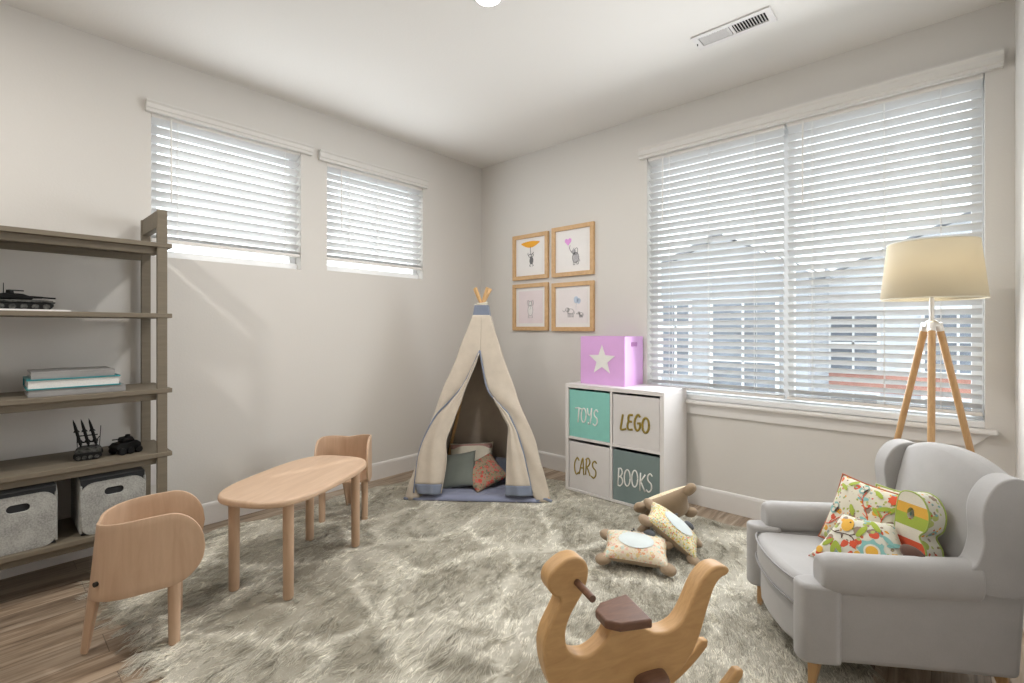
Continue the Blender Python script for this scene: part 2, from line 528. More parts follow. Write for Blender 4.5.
def spline(pts, n=6, closed=True):
    """Catmull-Rom through pts"""
    out = []
    L = len(pts)
    rng = range(L) if closed else range(L - 1)
    for i in rng:
        if closed:
            p = [pts[(i + k) % L] for k in (-1, 0, 1, 2)]
        else:
            p = [pts[max(0, min(L - 1, i + k))] for k in (-1, 0, 1, 2)]
        for j in range(n):
            t = j / n
            out.append(tuple(0.5 * ((2 * p[1][k]) + (-p[0][k] + p[2][k]) * t + (2 * p[0][k] - 5 * p[1][k] + 4 * p[2][k] - p[3][k]) * t * t + (-p[0][k] + 3 * p[1][k] - 3 * p[2][k] + p[3][k]) * t ** 3) for k in range(len(p[0]))))
    if not closed: out.append(tuple(pts[-1]))
    return out

def tube(bm, pts, r, seg=8, cap=True, closed=False, mi=0, flat=None):
    """tube through 3-D points; r number or list"""
    pts = [Vector(p) for p in pts]
    n = len(pts)
    rs = r if isinstance(r, (list, tuple)) else [r] * n
    rings = []
    up = None
    for i, p in enumerate(pts):
        if closed:
            t = pts[(i + 1) % n] - pts[i - 1]
        else:
            t = pts[min(n - 1, i + 1)] - pts[max(0, i - 1)]
        t.normalize()
        if up is None:
            up = Vector((0, 0, 1)) if abs(t.z) < 0.9 else Vector((1, 0, 0))
        s = t.cross(up)
        if s.length < 1e-6: s = t.orthogonal()
        s.normalize()
        up = s.cross(t).normalized()
        rings.append([bm.verts.new(p + (s * cos(2 * pi * k / seg) + up * sin(2 * pi * k / seg) * (flat or 1)) * rs[i]) for k in range(seg)])
    for i in range(n if closed else n - 1):
        a, b = rings[i], rings[(i + 1) % n]
        for k in range(seg):
            f = bm.faces.new((a[k], a[(k + 1) % seg], b[(k + 1) % seg], b[k]))
            f.material_index = mi
    if cap and not closed:
        bm.faces.new(rings[0]).material_index = mi
        bm.faces.new(rings[-1][::-1]).material_index = mi
    return bm

def lathe(bm, prof, seg=32, c=(0, 0), closed=False):
    rings = []
    for r, z in prof:
        if r < 1e-6:
            rings.append([bm.verts.new((c[0], c[1], z))])
        else:
            rings.append([bm.verts.new((c[0] + r * cos(2 * pi * k / seg), c[1] + r * sin(2 * pi * k / seg), z)) for k in range(seg)])
    for a, b in zip(rings, rings[1:]):
        for k in range(seg):
            va = [a[k % len(a)], a[(k + 1) % len(a)]]
            vb = [b[(k + 1) % len(b)], b[k % len(b)]]
            q = []
            for v in va + vb:
                if v not in q: q.append(v)
            if len(q) > 2: bm.faces.new(q)
    return bm

def ellipsoid(bm, c, r, seg=16, ring=10, mtx=None, mi=0, power=1.0):
    vs = []
    c = Vector(c)
    before = set(bm.verts)
    rows = []
    for i in range(ring + 1):
        ph = pi * i / ring - pi / 2
        if i in (0, ring):
            rows.append([bm.verts.new((0, 0, sin(ph)))])
        else:
            rows.append([bm.verts.new((cos(ph) * cos(2 * pi * k / seg), cos(ph) * sin(2 * pi * k / seg), sin(ph))) for k in range(seg)])
    for a, b in zip(rows, rows[1:]):
        for k in range(seg):
            q = []
            for v in (a[k % len(a)], a[(k + 1) % len(a)], b[(k + 1) % len(b)], b[k % len(b)]):
                if v not in q: q.append(v)
            bm.faces.new(q).material_index = mi
    for row in rows:
        for v in row:
            if power != 1.0:
                v.co = Vector([math.copysign(abs(k) ** power, k) for k in v.co])
            v.co = Vector((v.co.x * r[0], v.co.y * r[1], v.co.z * r[2]))
            if mtx is not None: v.co = mtx @ v.co
            v.co += c
    return bm

def pillow(bm, w, h, t, n=16, pinch=0.07, mi_front=0, mi_back=0, tri=None):
    """soft cushion lying in the local x-y plane; corners pulled out"""
    def pos(u, v, s):
        x = w / 2 * u * (1 - pinch * (1 - v * v))
        y = h / 2 * v * (1 - pinch * (1 - u * u))
        if tri is not None:
            x *= (1 - tri * (v + 1) / 2)
        z = s * t / 2 * max(0.0, (1 - abs(u) ** 2.6) * (1 - abs(v) ** 2.6)) ** 0.55
        return Vector((x, y, z))
    grid = {}
    for s in (1, -1):
        for i in range(n + 1):
            for j in range(n + 1):
                u, v = -1 + 2 * i / n, -1 + 2 * j / n
                edge = i in (0, n) or j in (0, n)
                key = (i, j, 0 if edge else s)
                if key not in grid:
                    grid[key] = bm.verts.new(pos(u, v, s))
    for s in (1, -1):
        for i in range(n):
            for j in range(n):
                q = []
                for a, b_ in ((i, j), (i + 1, j), (i + 1, j + 1), (i, j + 1)):
                    e = a in (0, n) or b_ in (0, n)
                    q.append(grid[(a, b_, 0 if e else s)])
                if s < 0: q = q[::-1]
                bm.faces.new(q).material_index = mi_front if s > 0 else mi_back
    return bm

def xf(loc=(0, 0, 0), rot=(0, 0, 0), order='XYZ'):
    return Matrix.Translation(loc) @ Euler(rot, order).to_matrix().to_4x4()

def rrect(w, h, r, n=5, cx=0, cy=0):
    out = []
    for sx, sy, a0 in ((1, 1, 0), (-1, 1, 90), (-1, -1, 180), (1, -1, 270)):
        for k in range(n + 1):
            a = radians(a0 + 90 * k / n)
            out.append((cx + sx * (w / 2 - r) + r * cos(a), cy + sy * (h / 2 - r) + r * sin(a)))
    return out

def plate_hole(bm, outer, inner, d, axis='y', c=0):
    """outline with one hole, extruded"""
    def P(a, b, t):
        return {'y': (a, t, b), 'x': (t, a, b), 'z': (a, b, t)}[axis]
    loops = []
    for t in (c - d / 2, c + d / 2):
        es = []
        lo = []
        for ring in (outer, inner):
            vs = [bm.verts.new(P(a, b, t)) for a, b in ring]
            lo.append(vs)
            for i in range(len(vs)):
                es.append(bm.edges.new((vs[i], vs[(i + 1) % len(vs)])))
        bmesh.ops.triangle_fill(bm, use_beauty=True, use_dissolve=False, edges=es)
        loops.append(lo)
    for r in (0, 1):
        a, b = loops[0][r], loops[1][r]
        for i in range(len(a)):
            j = (i + 1) % len(a)
            bm.faces.new((a[i], a[j], b[j], b[i]))
    return bm

# ------------------------------------------------------------------ room shell
RX, RY, H = 3.577, -5.0, 2.74
def wall_holes(bm, a0, a1, z0, z1, holes, put):
    """grid wall with rectangular holes; put(a, z, side) -> xyz, thick slab"""
    xs = sorted({a0, a1} | {h[0] for h in holes} | {h[1] for h in holes})
    zs = sorted({z0, z1} | {h[2] for h in holes} | {h[3] for h in holes})
    vc = {}
    def V(a, z, s):
        k = (a, z, s)
        if k not in vc: vc[k] = bm.verts.new(put(a, z, s))
        return vc[k]
    def solid(i, j):
        if i < 0 or j < 0 or i >= len(xs) - 1 or j >= len(zs) - 1: return False
        cx, cz = (xs[i] + xs[i + 1]) / 2, (zs[j] + zs[j + 1]) / 2
        return not any(h[0] < cx < h[1] and h[2] < cz < h[3] for h in holes)
    for i in range(len(xs) - 1):
        for j in range(len(zs) - 1):
            if not solid(i, j): continue
            A, Bb, Cc, D = (xs[i], zs[j]), (xs[i + 1], zs[j]), (xs[i + 1], zs[j + 1]), (xs[i], zs[j + 1])
            for s in (0, 1):
                bm.faces.new([V(*p, s) for p in (A, Bb, Cc, D)])
            for (di, dj, p, q) in ((-1, 0, A, D), (1, 0, Bb, Cc), (0, -1, A, Bb), (0, 1, D, Cc)):
                if not solid(i + di, j + dj):
                    bm.faces.new((V(*p, 0), V(*q, 0), V(*q, 1), V(*p, 1)))
    return bm

WT = 0.15
W1 = (-2.606, -1.755, 1.60, 2.43)
W2 = (-1.565, -0.702, 1.612, 2.41)
W3 = (1.722, 3.477, 0.705, 2.44)
struct('floor', mbox(-WT, RX + WT, RY - WT, WT, -0.1, 0), M['floor'])
struct('ceiling', mbox(-WT, RX + WT, RY - WT, WT, H, H + 0.1), M['ceil'])
struct('wall_left', wall_holes(B(), RY - WT, WT, 0, H, [W1, W2], lambda a, z, s: (-WT * s, a, z)), M['wall'])
struct('wall_back', wall_holes(B(), 0, RX, 0, H, [W3], lambda a, z, s: (a, WT * s, z)), M['wall'])
struct('wall_right', mbox(RX, RX + WT, RY - WT, WT, 0, H), M['wall'])
struct('wall_rear', mbox(0, RX, RY - WT, RY, 0, H), M['wall'])

def baseboard(name, along, a0, a1, pos, sgn):
    bm = B()
    prof = [(0, 0), (0.014, 0), (0.014, 0.112), (0.011, 0.124), (0.006, 0.130), (0, 0.130)]
    vs = []
    for a in (a0, a1):
        vs.append([bm.verts.new((a, pos + sgn * d, z) if along == 'x' else (pos + sgn * d, a, z)) for d, z in prof])
    n = len(prof)
    for i in range(n):
        bm.faces.new((vs[0][i], vs[0][(i + 1) % n], vs[1][(i + 1) % n], vs[1][i]))
    bm.faces.new(vs[0]); bm.faces.new(vs[1][::-1])
    struct(name, bm, M['trim'])
baseboard('baseboard_left', 'y', RY, 0, 0, 1)
baseboard('baseboard_back', 'x', 0.014, RX - 0.014, 0, -1)
baseboard('baseboard_right', 'y', RY, 0, RX, -1)

# windows: vinyl frame with its glass, and the sill
def window(name, a0, a1, z0, z1, put, mullions=(), rail=None):
    """put(a, depth, z)"""
    def bx(bm, p0, p1, d0, d1, q0, q1):
        c0, c1 = put(p0, d0, q0), put(p1, d1, q1)
        box(bm, min(c0[0], c1[0]), max(c0[0], c1[0]), min(c0[1], c1[1]), max(c0[1], c1[1]), q0, q1)
    bm = B()
    f = 0.045
    bx(bm, a0, a1, 0.062, 0.145, z0, z0 + f)
    if rail: bx(bm, a0, a1, 0.006, 0.062, z0, z0 + rail)
    bx(bm, a0, a1, 0.085, 0.145, z1 - f, z1)
    bx(bm, a0, a0 + f, 0.085, 0.145, z0 + f, z1 - f)
    bx(bm, a1 - f, a1, 0.085, 0.145, z0 + f, z1 - f)
    for m_ in mullions:
        bx(bm, m_ - 0.03, m_ + 0.03, 0.088, 0.142, z0 + f, z1 - f)
    w = struct(name, bm, M['vinyl'], bevel=0.003)
    g = B()
    bx(g, a0 + f, a1 - f, 0.112, 0.116, z0 + f, z1 - f)
    obj('glass_pane', g, M['glass'], w)
    return w
window('window_1', *W1, lambda a, d, z: (-d, a, z), )
window('window_2', *W2, lambda a, d, z: (-d, a, z), )
w3 = window('window_3', *W3, lambda a, d, z: (a, d, z), mullions=(2.617,), rail=0.034)
bm = B()
box(bm, 3.20, 3.24, 0.076, 0.0855, 0.735, 0.748)
obj('window_latch', bm, M['vinyl'], w3, bevel=0.002)
# stool and apron below the big window
bm = B()
box(bm, 1.69, 3.52, -0.045, 0.085, 0.683, 0.705)
struct('trim_1', bm, M['trim'], bevel=0.006)
bm = B()
extrude(bm, [(1.70, 0.683), (3.50, 0.683), (3.43, 0.612), (1.72, 0.612)], 0.016, 'y', -0.008)
struct('trim_2', bm, M['trim'], bevel=0.003)

# ------------------------------------------------------------------ blinds
def blind(label, a0, a1, ztop, zbot, pitch, put, rotax, tilt, wand_a, wand_z, cords, valance=None, group=None, gather=0, rail_w=0.024):
    """put(a, d, z): d into the wall"""
    t = thing('window_blind', label, 'blind', put((a0 + a1) / 2, 0.03, zbot), 0, group)
    inv = Matrix.Translation(t.location).inverted()
    def add(name, bm, mat, **kw):
        for v in bm.verts: v.co = inv @ v.co
        return obj(name, bm, mat, t, **kw)
    def bx(bm, p0, p1, d0, d1, q0, q1):
        c0, c1 = put(p0, d0, q0), put(p1, d1, q1)
        box(bm, min(c0[0], c1[0]), max(c0[0], c1[0]), min(c0[1], c1[1]), max(c0[1], c1[1]), q0, q1)
    bm = B()
    z = ztop - 0.05
    zs = []
    while z > zbot + 0.02 + gather * 0.008:
        zs.append((z, tilt)); z -= pitch
    for k in range(gather):
        zs.append((zbot + 0.014 + k * 0.007, radians(4)))
    hw = 0.025
    for z, ti in zs:
        prof = []
        for k in range(5):
            s = -1 + k / 2
            d = 0.03 + hw * s * cos(ti) 
            zz = z - hw * s * sin(ti)          # room edge up, outer edge down
            crown = 0.0016 * (1 - s * s)
            prof.append((d, zz + crown))
        top = [(d, q + 0.0013) for d, q in prof]
        bot = [(d, q - 0.0013) for d, q in prof]
        ring = top + bot[::-1]
        A = [bm.verts.new(put(a0 + 0.006, d, q)) for d, q in ring]
        Bv = [bm.verts.new(put(a1 - 0.006, d, q)) for d, q in ring]
        n = len(ring)
        for i in range(n):
            bm.faces.new((A[i], A[(i + 1) % n], Bv[(i + 1) % n], Bv[i]))
        bm.faces.new(A); bm.faces.new(Bv[::-1])
    add('slats', bm, M['blind'])
    bm = B(); bx(bm, a0 + 0.003, a1 - 0.003, 0.005, 0.055, ztop - 0.035, ztop - 0.001)
    add('head_rail', bm, M['blind_rail'], bevel=0.002)
    bm = B(); bx(bm, a0 + 0.004, a1 - 0.004, 0.005, 0.055, zbot - rail_w / 2, zbot + rail_w / 2 - 0.006)
    add('bottom_rail', bm, M['blind_rail'], bevel=0.003)
    bm = B()
    tube(bm, [put(wand_a, -0.006, ztop - 0.03), put(wand_a, -0.012, wand_z)], 0.0045, 6)
    add('tilt_wand', bm, M['cord'])
    for c in cords:
        bm = B()
        for dd in (0.003, 0.057):
            tube(bm, [put(c, dd, ztop - 0.03), put(c, dd, zbot)], 0.0016, 5)
        for z, ti in zs:
            tube(bm, [put(c, 0.003, z + hw * sin(tilt) - 0.002), put(c, 0.057, z - hw * sin(tilt) - 0.002)], 0.001, 4)
        add('ladder_cord', bm, M['cord'])
    if valance:
        bm = B()
        v0, v1, q0, q1 = valance
        prof = [(0, q0), (-0.030, q0), (-0.030, q0 + 0.016), (-0.036, q0 + 0.022), (-0.036, q1 - 0.018), (-0.044, q1 - 0.008), (-0.044, q1), (0, q1)]
        A = [bm.verts.new(put(v0, d, q)) for d, q in prof]
        Bv = [bm.verts.new(put(v1, d, q)) for d, q in prof]
        n = len(prof)
        for i in range(n):
            bm.faces.new((A[i], A[(i + 1) % n], Bv[(i + 1) % n], Bv[i]))
        bm.faces.new(A); bm.faces.new(Bv[::-1])
        add('valance', bm, M['valance'])
    return t

PL = lambda a, d, z: (-d, a, z)
PB = lambda a, d, z: (a, d, z)
blind('white slatted blind on the left wall, the one nearer the shelf unit', W1[0], W1[1], W1[3], 1.70, 0.052, PL, 'x', radians(34), -2.512, 1.92, (-2.478, -1.86), (-2.634, -1.684, 2.41, 2.472), gather=2)
blind('white slatted blind on the left wall, the one nearer the room corner', W2[0], W2[1], W2[3], 1.705, 0.050, PL, 'x', radians(34), -1.456, 1.92, (-1.384, -1.143, -0.847), (-1.633, -0.67, 2.395, 2.465), gather=2)
blind('left white slatted blind of the big window behind the cube cabinet', 1.725, 2.612, 2.44, 0.775, 0.0465, PB, 'y', radians(33), 1.845, 1.95, (1.889, 2.16, 2.444), gather=1)
blind('right white slatted blind of the big window behind the floor lamp', 2.622, 3.474, 2.44, 0.775, 0.0465, PB, 'y', radians(33), 2.711, 1.92, (2.757, 3.09, 3.318), gather=1)
bm = B()
prof = [(0, 2.425), (-0.032, 2.425), (-0.032, 2.440), (-0.040, 2.446), (-0.040, 2.478), (-0.050, 2.492), (-0.050, 2.502), (0, 2.502)]
extrude(bm, prof, 3.538 - 1.675, 'x', (3.538 + 1.675) / 2)
tag(obj('blind_valance', bm, M['valance']), 'long white valance board across the top of the big window', 'valance')

# ------------------------------------------------------------------ ceiling fittings
for i, (x, y) in enumerate(CANS):
    lab = 'round recessed ceiling light cut by the top edge of the photo' if i == 0 else 'added round recessed ceiling light, unseen behind the camera'
    t = thing('ceiling_light', lab, 'ceiling light', (x, y, H), group=None)
    bm = lathe(B(), [(0.058, -0.006), (0.070, -0.005), (0.074, 0), (0.058, 0), (0.058, -0.006)], 40)
    obj('trim_ring', bm, M['trim'], t, smooth=True)
    bm = lathe(B(), [(0.0, -0.004), (0.058, -0.004), (0.058, -0.002), (0, -0.002)], 40)
    obj('lens', bm, M['can'], t)

t = thing('ceiling_vent', 'white rectangular air vent in the ceiling with thin slats', 'vent', (2.5175, -0.645, H))
hx, hy = 0.192, 0.07
bm = plate_hole(B(), [(-hx, -hy), (hx, -hy), (hx, hy), (-hx, hy)], [(-hx + 0.03, -hy + 0.028), (hx - 0.03, -hy + 0.028), (hx - 0.03, hy - 0.028), (-hx + 0.03, hy - 0.028)], 0.008, 'z', -0.004)
box(bm, -0.006, 0.006, -hy + 0.028, hy - 0.028, -0.008, 0)
obj('frame', bm, M['white'], t, bevel=0.0015)
obj('backing', mbox(-hx + 0.028, hx - 0.028, -hy + 0.026, hy - 0.026, -0.0012, -0.0002), M['dark_gap'], t)
for side in (-1, 1):
    for k in range(11):
        x = side * (0.016 + 0.0135 * k)
        tl = radians(48 if side < 0 else -48)
        bm = mbox(-0.0062, 0.0062, -hy + 0.028, hy - 0.028, -0.0007, 0.0007)
        obj('slat', bm, M['white'], t, loc=(x, 0, -0.0058), rot=(0, -tl, 0))
bm = tube(B(), [(-hx + 0.012, 0, -0.008), (-hx + 0.012, 0, -0.018)], 0.0025, 6)
obj('lever', bm, M['dark_gap'], t)

# wall outlet beside the shelf posts
t = thing('wall_outlet', 'white wall outlet seen between the shelf posts', 'outlet', (0, -2.575, 0.36))
obj('cover_plate', mbox(0.0002, 0.006, -0.035, 0.035, -0.057, 0.057), M['white'], t, bevel=0.002)
for z in (-0.024, 0.024):
    obj('socket', mbox(0.0055, 0.008, -0.016, 0.016, z - 0.015, z + 0.015), M['trim'], t, bevel=0.002)

# ------------------------------------------------------------------ pictures
def strokes(bm, lines, w, y, th=0.0008):
    """flat ink strokes: lines of (x, z) in the picture plane"""
    for ln in lines:
        for (x0, z0), (x1, z1) in zip(ln, ln[1:]):
            d = Vector((x1 - x0, z1 - z0))
            if d.length < 1e-6: continue
            n = Vector((-d.y, d.x)).normalized() * w / 2
            e = d.normalized() * w / 2
            pts = [(x0 - e.x + n.x, z0 - e.y + n.y), (x0 - e.x - n.x, z0 - e.y - n.y), (x1 + e.x - n.x, z1 + e.y - n.y), (x1 + e.x + n.x, z1 + e.y + n.y)]
            extrude(bm, pts, th, 'y', y)
def ell(cx, cz, rx, rz, n=20, rot=0, a0=0, a1=360):
    r_ = radians(rot)
    out = []
    for k in range(n + 1):
        a = radians(a0 + (a1 - a0) * k / n)
        x, z = rx * cos(a), rz * sin(a)
        out.append((cx + x * cos(r_) - z * sin(r_), cz + x * sin(r_) + z * cos(r_)))
    return out

def picture(x0, x1, z0, z1, label, draw, paper):
    w, h = x1 - x0, z1 - z0
    t = thing('framed_picture', label, 'picture', ((x0 + x1) / 2, 0, (z0 + z1) / 2), group=None)
    fw = 0.034
    bm = plate_hole(B(), rrect(w, h, 0.003, 2), rrect(w - 2 * fw, h - 2 * fw, 0.001, 2), 0.022, 'y', -0.012)
    obj('frame', bm, M['frame'], t, bevel=0.002)
    obj('mat_board', mbox(-w / 2 + fw - 0.002, w / 2 - fw + 0.002, -0.008, -0.0015, -h / 2 + fw - 0.002, h / 2 - fw + 0.002), M['paper'], t)
    m_ = 0.030
    pr = obj('print', mbox(-w / 2 + fw + m_, w / 2 - fw - m_, -0.0092, -0.0078, -h / 2 + fw + m_, h / 2 - fw - m_), paper, t)
    for nm, mat, fills, lines, lw in draw:
        bm = B()
        for f in fills: extrude(bm, f[:-1] if f[0] == f[-1] else f, 0.0008, 'y', -0.0098)
        strokes(bm, lines, lw, -0.0100)
        obj(nm, bm, mat, pr)
    return t

def baby_elephant(cx, cz, s, face=1):
    f = lambda pts: [(cx + face * s * x, cz + s * z) for x, z in pts]
    body = f(ell(0, 0, 0.5, 0.36)); head = f(ell(-0.55, 0.25, 0.28, 0.26)); ear = f(ell(-0.38, 0.22, 0.17, 0.24))
    trunk = f([(-0.8, 0.22), (-0.95, 0.05), (-1.05, -0.02), (-1.2, 0.05), (-1.28, 0.2)])
    legs = [f([(x - 0.07, -0.2), (x - 0.08, -0.72), (x + 0.09, -0.72), (x + 0.09, -0.2)]) for x in (-0.35, -0.1, 0.18, 0.38)]
    tail = f([(0.5, 0.05), (0.62, -0.1), (0.62, -0.3)])
    return body, head, ear, trunk, legs, tail

# elephant hanging beneath an orange umbrella shape
draw1 = [('orange_umbrella', M['orange'], [[(-0.105, 0.125)] + [(-0.105 + 0.21 * k / 12, 0.125 - 0.038 * sin(pi * k / 12) - 0.008) for k in range(13)] + [(0.105, 0.125)] + [(0.105 - 0.21 * k / 6, 0.125 + 0.012 * sin(pi * k / 6)) for k in range(1, 6)]], [], 0.002),
         ('elephant_drawing', M['ink'], [ell(0.012, -0.035, 0.022, 0.034)], [[(0.0, 0.085), (0.004, 0.02)], ell(-0.004, 0.008, 0.014, 0.013), [(-0.016, 0.012), (-0.028, 0.018), (-0.026, 0.034)], ell(0.022, 0.012, 0.012, 0.011), [(0.0, -0.06), (-0.008, -0.082), (0.004, -0.084)], [(0.022, -0.062), (0.034, -0.080), (0.022, -0.084)], [(0.02, 0.02), (0.036, 0.036)]], 0.005)]
draw2 = [('pink_balloon', M['balloon_pink'], [[(-0.045, 0.045), (-0.078, 0.078), (-0.075, 0.098), (-0.058, 0.103), (-0.045, 0.093), (-0.032, 0.105), (-0.012, 0.098), (-0.012, 0.076)]], [[(-0.045, 0.045), (-0.03, 0.01)]], 0.0015),
         ('elephant_drawing', M['ink_light'], [ell(0.030, -0.060, 0.030, 0.040), ell(0.012, -0.012, 0.020, 0.024)], [], 0.003),
         ('elephant_outline', M['ink'], [], [ell(0.030, -0.060, 0.032, 0.042), ell(0.034, -0.010, 0.016, 0.028, rot=-12), [(0.0, -0.010), (-0.014, -0.004), (-0.026, 0.010), (-0.030, 0.030), (-0.024, 0.044)], [(0.004, -0.022), (-0.010, -0.016), (-0.018, -0.004)],
            [(0.010, -0.085), (0.006, -0.118), (0.022, -0.118), (0.026, -0.094)], [(0.040, -0.094), (0.042, -0.116), (0.058, -0.114), (0.056, -0.080)], [(0.060, -0.070), (0.070, -0.082), (0.070, -0.094)], [(0.012, 0.014), (0.016, 0.020)]], 0.0035)]
draw3 = [('elephant_drawing', M['ink_light'], [], [ell(0.0, -0.030, 0.028, 0.046), ell(0.0, 0.030, 0.018, 0.020), ell(-0.024, 0.038, 0.011, 0.022), ell(0.024, 0.038, 0.011, 0.022), [(0, 0.02), (0.002, -0.01), (-0.004, -0.022)], [(-0.018, -0.066), (-0.024, -0.094), (-0.004, -0.094)], [(0.018, -0.066), (0.026, -0.094), (0.006, -0.094)]], 0.0035),
         ('pale_body', M['paper'], [ell(0.0, -0.030, 0.026, 0.044), ell(0.0, 0.030, 0.016, 0.018)], [], 0.001)]
b1, h1, e1, t1, l1, ta1 = baby_elephant(-0.02, -0.04, 0.062)
b2, h2, e2, t2, l2, ta2 = baby_elephant(0.082, -0.062, 0.035)
draw4 = [('blue_balloons', M['balloon_blue'], [ell(0.035, 0.055, 0.022, 0.028), ell(0.060, 0.045, 0.018, 0.024)], [[(0.04, 0.03), (0.03, -0.02)]], 0.001),
         ('elephants_drawing', M['ink_light'], [], [b1, h1, e1, t1, ta1] + l1 + [b2, h2, e2, t2, ta2] + l2, 0.0034)]
picture(0.422, 0.826, 1.622, 2.022, 'top left picture, orange shape over a small elephant drawing, light wood frame', draw1, M['paper'])
picture(0.866, 1.281, 1.620, 2.035, 'top right picture, small elephant holding a pink balloon, light wood frame', draw2, M['paper'])
picture(0.422, 0.826, 1.172, 1.585, 'bottom left picture, faint animal on pale pink paper, light wood frame', draw3, M['print_pink'])
picture(0.866, 1.281, 1.168, 1.570, 'bottom right picture, two elephants with blue balloons, light wood frame', draw4, M['print_pale'])

# ------------------------------------------------------------------ taupe shelf unit
SX0, SX1 = 0.02, 0.42
sh = thing('shelf_unit', 'tall taupe wooden shelf unit standing against the left wall', 'shelving', (0.22, -3.5, 0))
def sb(name, x0, x1, y0, y1, z0, z1, parent=sh, bevel=0.002):
    return obj(name, mbox(x0 - 0.22, x1 - 0.22, y0 + 3.5, y1 + 3.5, z0, z1), M['taupe'], parent, bevel=bevel)
for y0 in (-2.662, -4.42):
    sb('post', SX1 - 0.022, SX1, y0, y0 + 0.042, 0, 1.785)
    sb('post', 0.045, 0.067, y0, y0 + 0.042, 0, 1.785)
    sb('top_rail', 0.067, SX1 - 0.022, y0 + 0.004, y0 + 0.038, 1.70, 1.785)
SHELF_Z = [1.619, 1.266, 0.888, 0.568, 0.232]
for i, z in enumerate(SHELF_Z):
    th = 0.022
    s_ = sb('shelf', 0.04, SX1 + 0.004, -4.43, -2.600, z - th, z)
    # apron beneath the front and back edges
    if i != 1:
        sb('apron', SX1 - 0.045, SX1 - 0.020, -4.38, -2.662, z - th - 0.034, z - th, s_)
        sb('apron', 0.05, 0.066, -4.38, -2.662, z - th - 0.034, z - th, s_)

# books
def book(x0, x1, y0, y1, z, h, cover, label, title=False, rz=0.0):
    cx, cy = (x0 + x1) / 2, (y0 + y1) / 2
    t = thing('book', label, 'book', (cx, cy, z), rz, group='books stacked on the shelf')
    w, d = (x1 - x0) / 2, (y1 - y0) / 2
    bm = B()
    box(bm, -w, w, -d, d, 0, 0.0055)
    box(bm, -w, w, -d, d, h - 0.0055, h)
    box(bm, w - 0.003 if title else -w, w if title else -w + 0.003, -d, d, 0.003, h - 0.003)
    obj('cover', bm, cover, t, bevel=0.0008)
    obj('pages', mbox(-w + 0.004, w - (0.004 if title else 0.006), -d + 0.006, d - 0.006, 0.0055, h - 0.0055), M['pages'], t)
    return t
zb = SHELF_Z[2]
book(0.12, 0.38, -3.115, -2.780, zb, 0.032, M['book_grey'], 'silver grey book at the bottom of the stack of three', True)
bt = book(0.13, 0.385, -3.120, -2.800, zb + 0.032, 0.046, M['book_teal'], 'thick teal covered book in the middle of the stack')
book(0.12, 0.375, -3.105, -2.820, zb + 0.078, 0.030, M['book_grey'], 'thin grey book lying on top of the stack', True)

# paper board under the tank
bd = obj('white_board', mbox(0.10, 0.36, -3.35, -2.975, SHELF_Z[1], SHELF_Z[1] + 0.009), M['paper'])
tag(bd, 'thin white board lying under the toy tank', 'board')

def tank():
    t = thing('toy_tank', 'dark camouflaged toy tank on the second shelf from the top', 'toy tank', (0.22, -3.135, SHELF_Z[1] + 0.009), 0)
    # local y along the barrel
    bm = B()
    extrude(bm, [(-0.13, 0.022), (-0.125, 0.044), (0.085, 0.046), (0.118, 0.036), (0.105, 0.018), (-0.11, 0.016)], 0.075, 'x', 0)
    obj('hull', bm, M['grey_toy'], t, bevel=0.003)
    for s in (-1, 1):
        bm = B()
        extrude(bm, [(-0.115, 0.0), (-0.13, 0.018), (-0.125, 0.032), (0.10, 0.032), (0.113, 0.020), (0.095, 0.0)], 0.020, 'x', s * 0.044)
        tr = obj('track', bm, M['black_toy'], t, bevel=0.004)
        for k in range(6):
            bm = tube(B(), [(s * 0.050, -0.095 + 0.036 * k, 0.014), (s * 0.058, -0.095 + 0.036 * k, 0.014)], 0.012, 12)
            obj('road_wheel', bm, M['grey_toy'], tr)
        bm = mbox(s * 0.044 - 0.014, s * 0.044 + 0.014, -0.125, 0.108, 0.034, 0.042)
        obj('side_skirt', bm, M['grey_toy'], t, bevel=0.002)
    bm = B()
    extrude(bm, [(-0.085, 0.046), (-0.09, 0.060), (-0.05, 0.074), (0.01, 0.072), (0.048, 0.056), (0.04, 0.046)], 0.070, 'x', 0)
    obj('turret', bm, M['black_toy'], t, bevel=0.006)
    obj('barrel', tube(B(), [(0, 0.035, 0.059), (0, 0.075, 0.058), (0, 0.076, 0.058), (0, 0.120, 0.056)], [0.006, 0.005, 0.004, 0.0035], 10), M['black_toy'], t)
    obj('hatch', lathe(B(), [(0, 0.090), (0.012, 0.088), (0.014, 0.070)], 12, (0.012, -0.03)), M['black_toy'], t)
    obj('machine_gun', tube(B(), [(-0.014, -0.02, 0.073), (-0.014, -0.02, 0.088), (-0.014, 0.015, 0.087)], 0.003, 6), M['black_toy'], t)
    obj('antenna', tube(B(), [(0.02, -0.05, 0.07), (0.02, -0.05, 0.118)], [0.0022, 0.0015], 5), M['black_toy'], t)
    return t
tank()

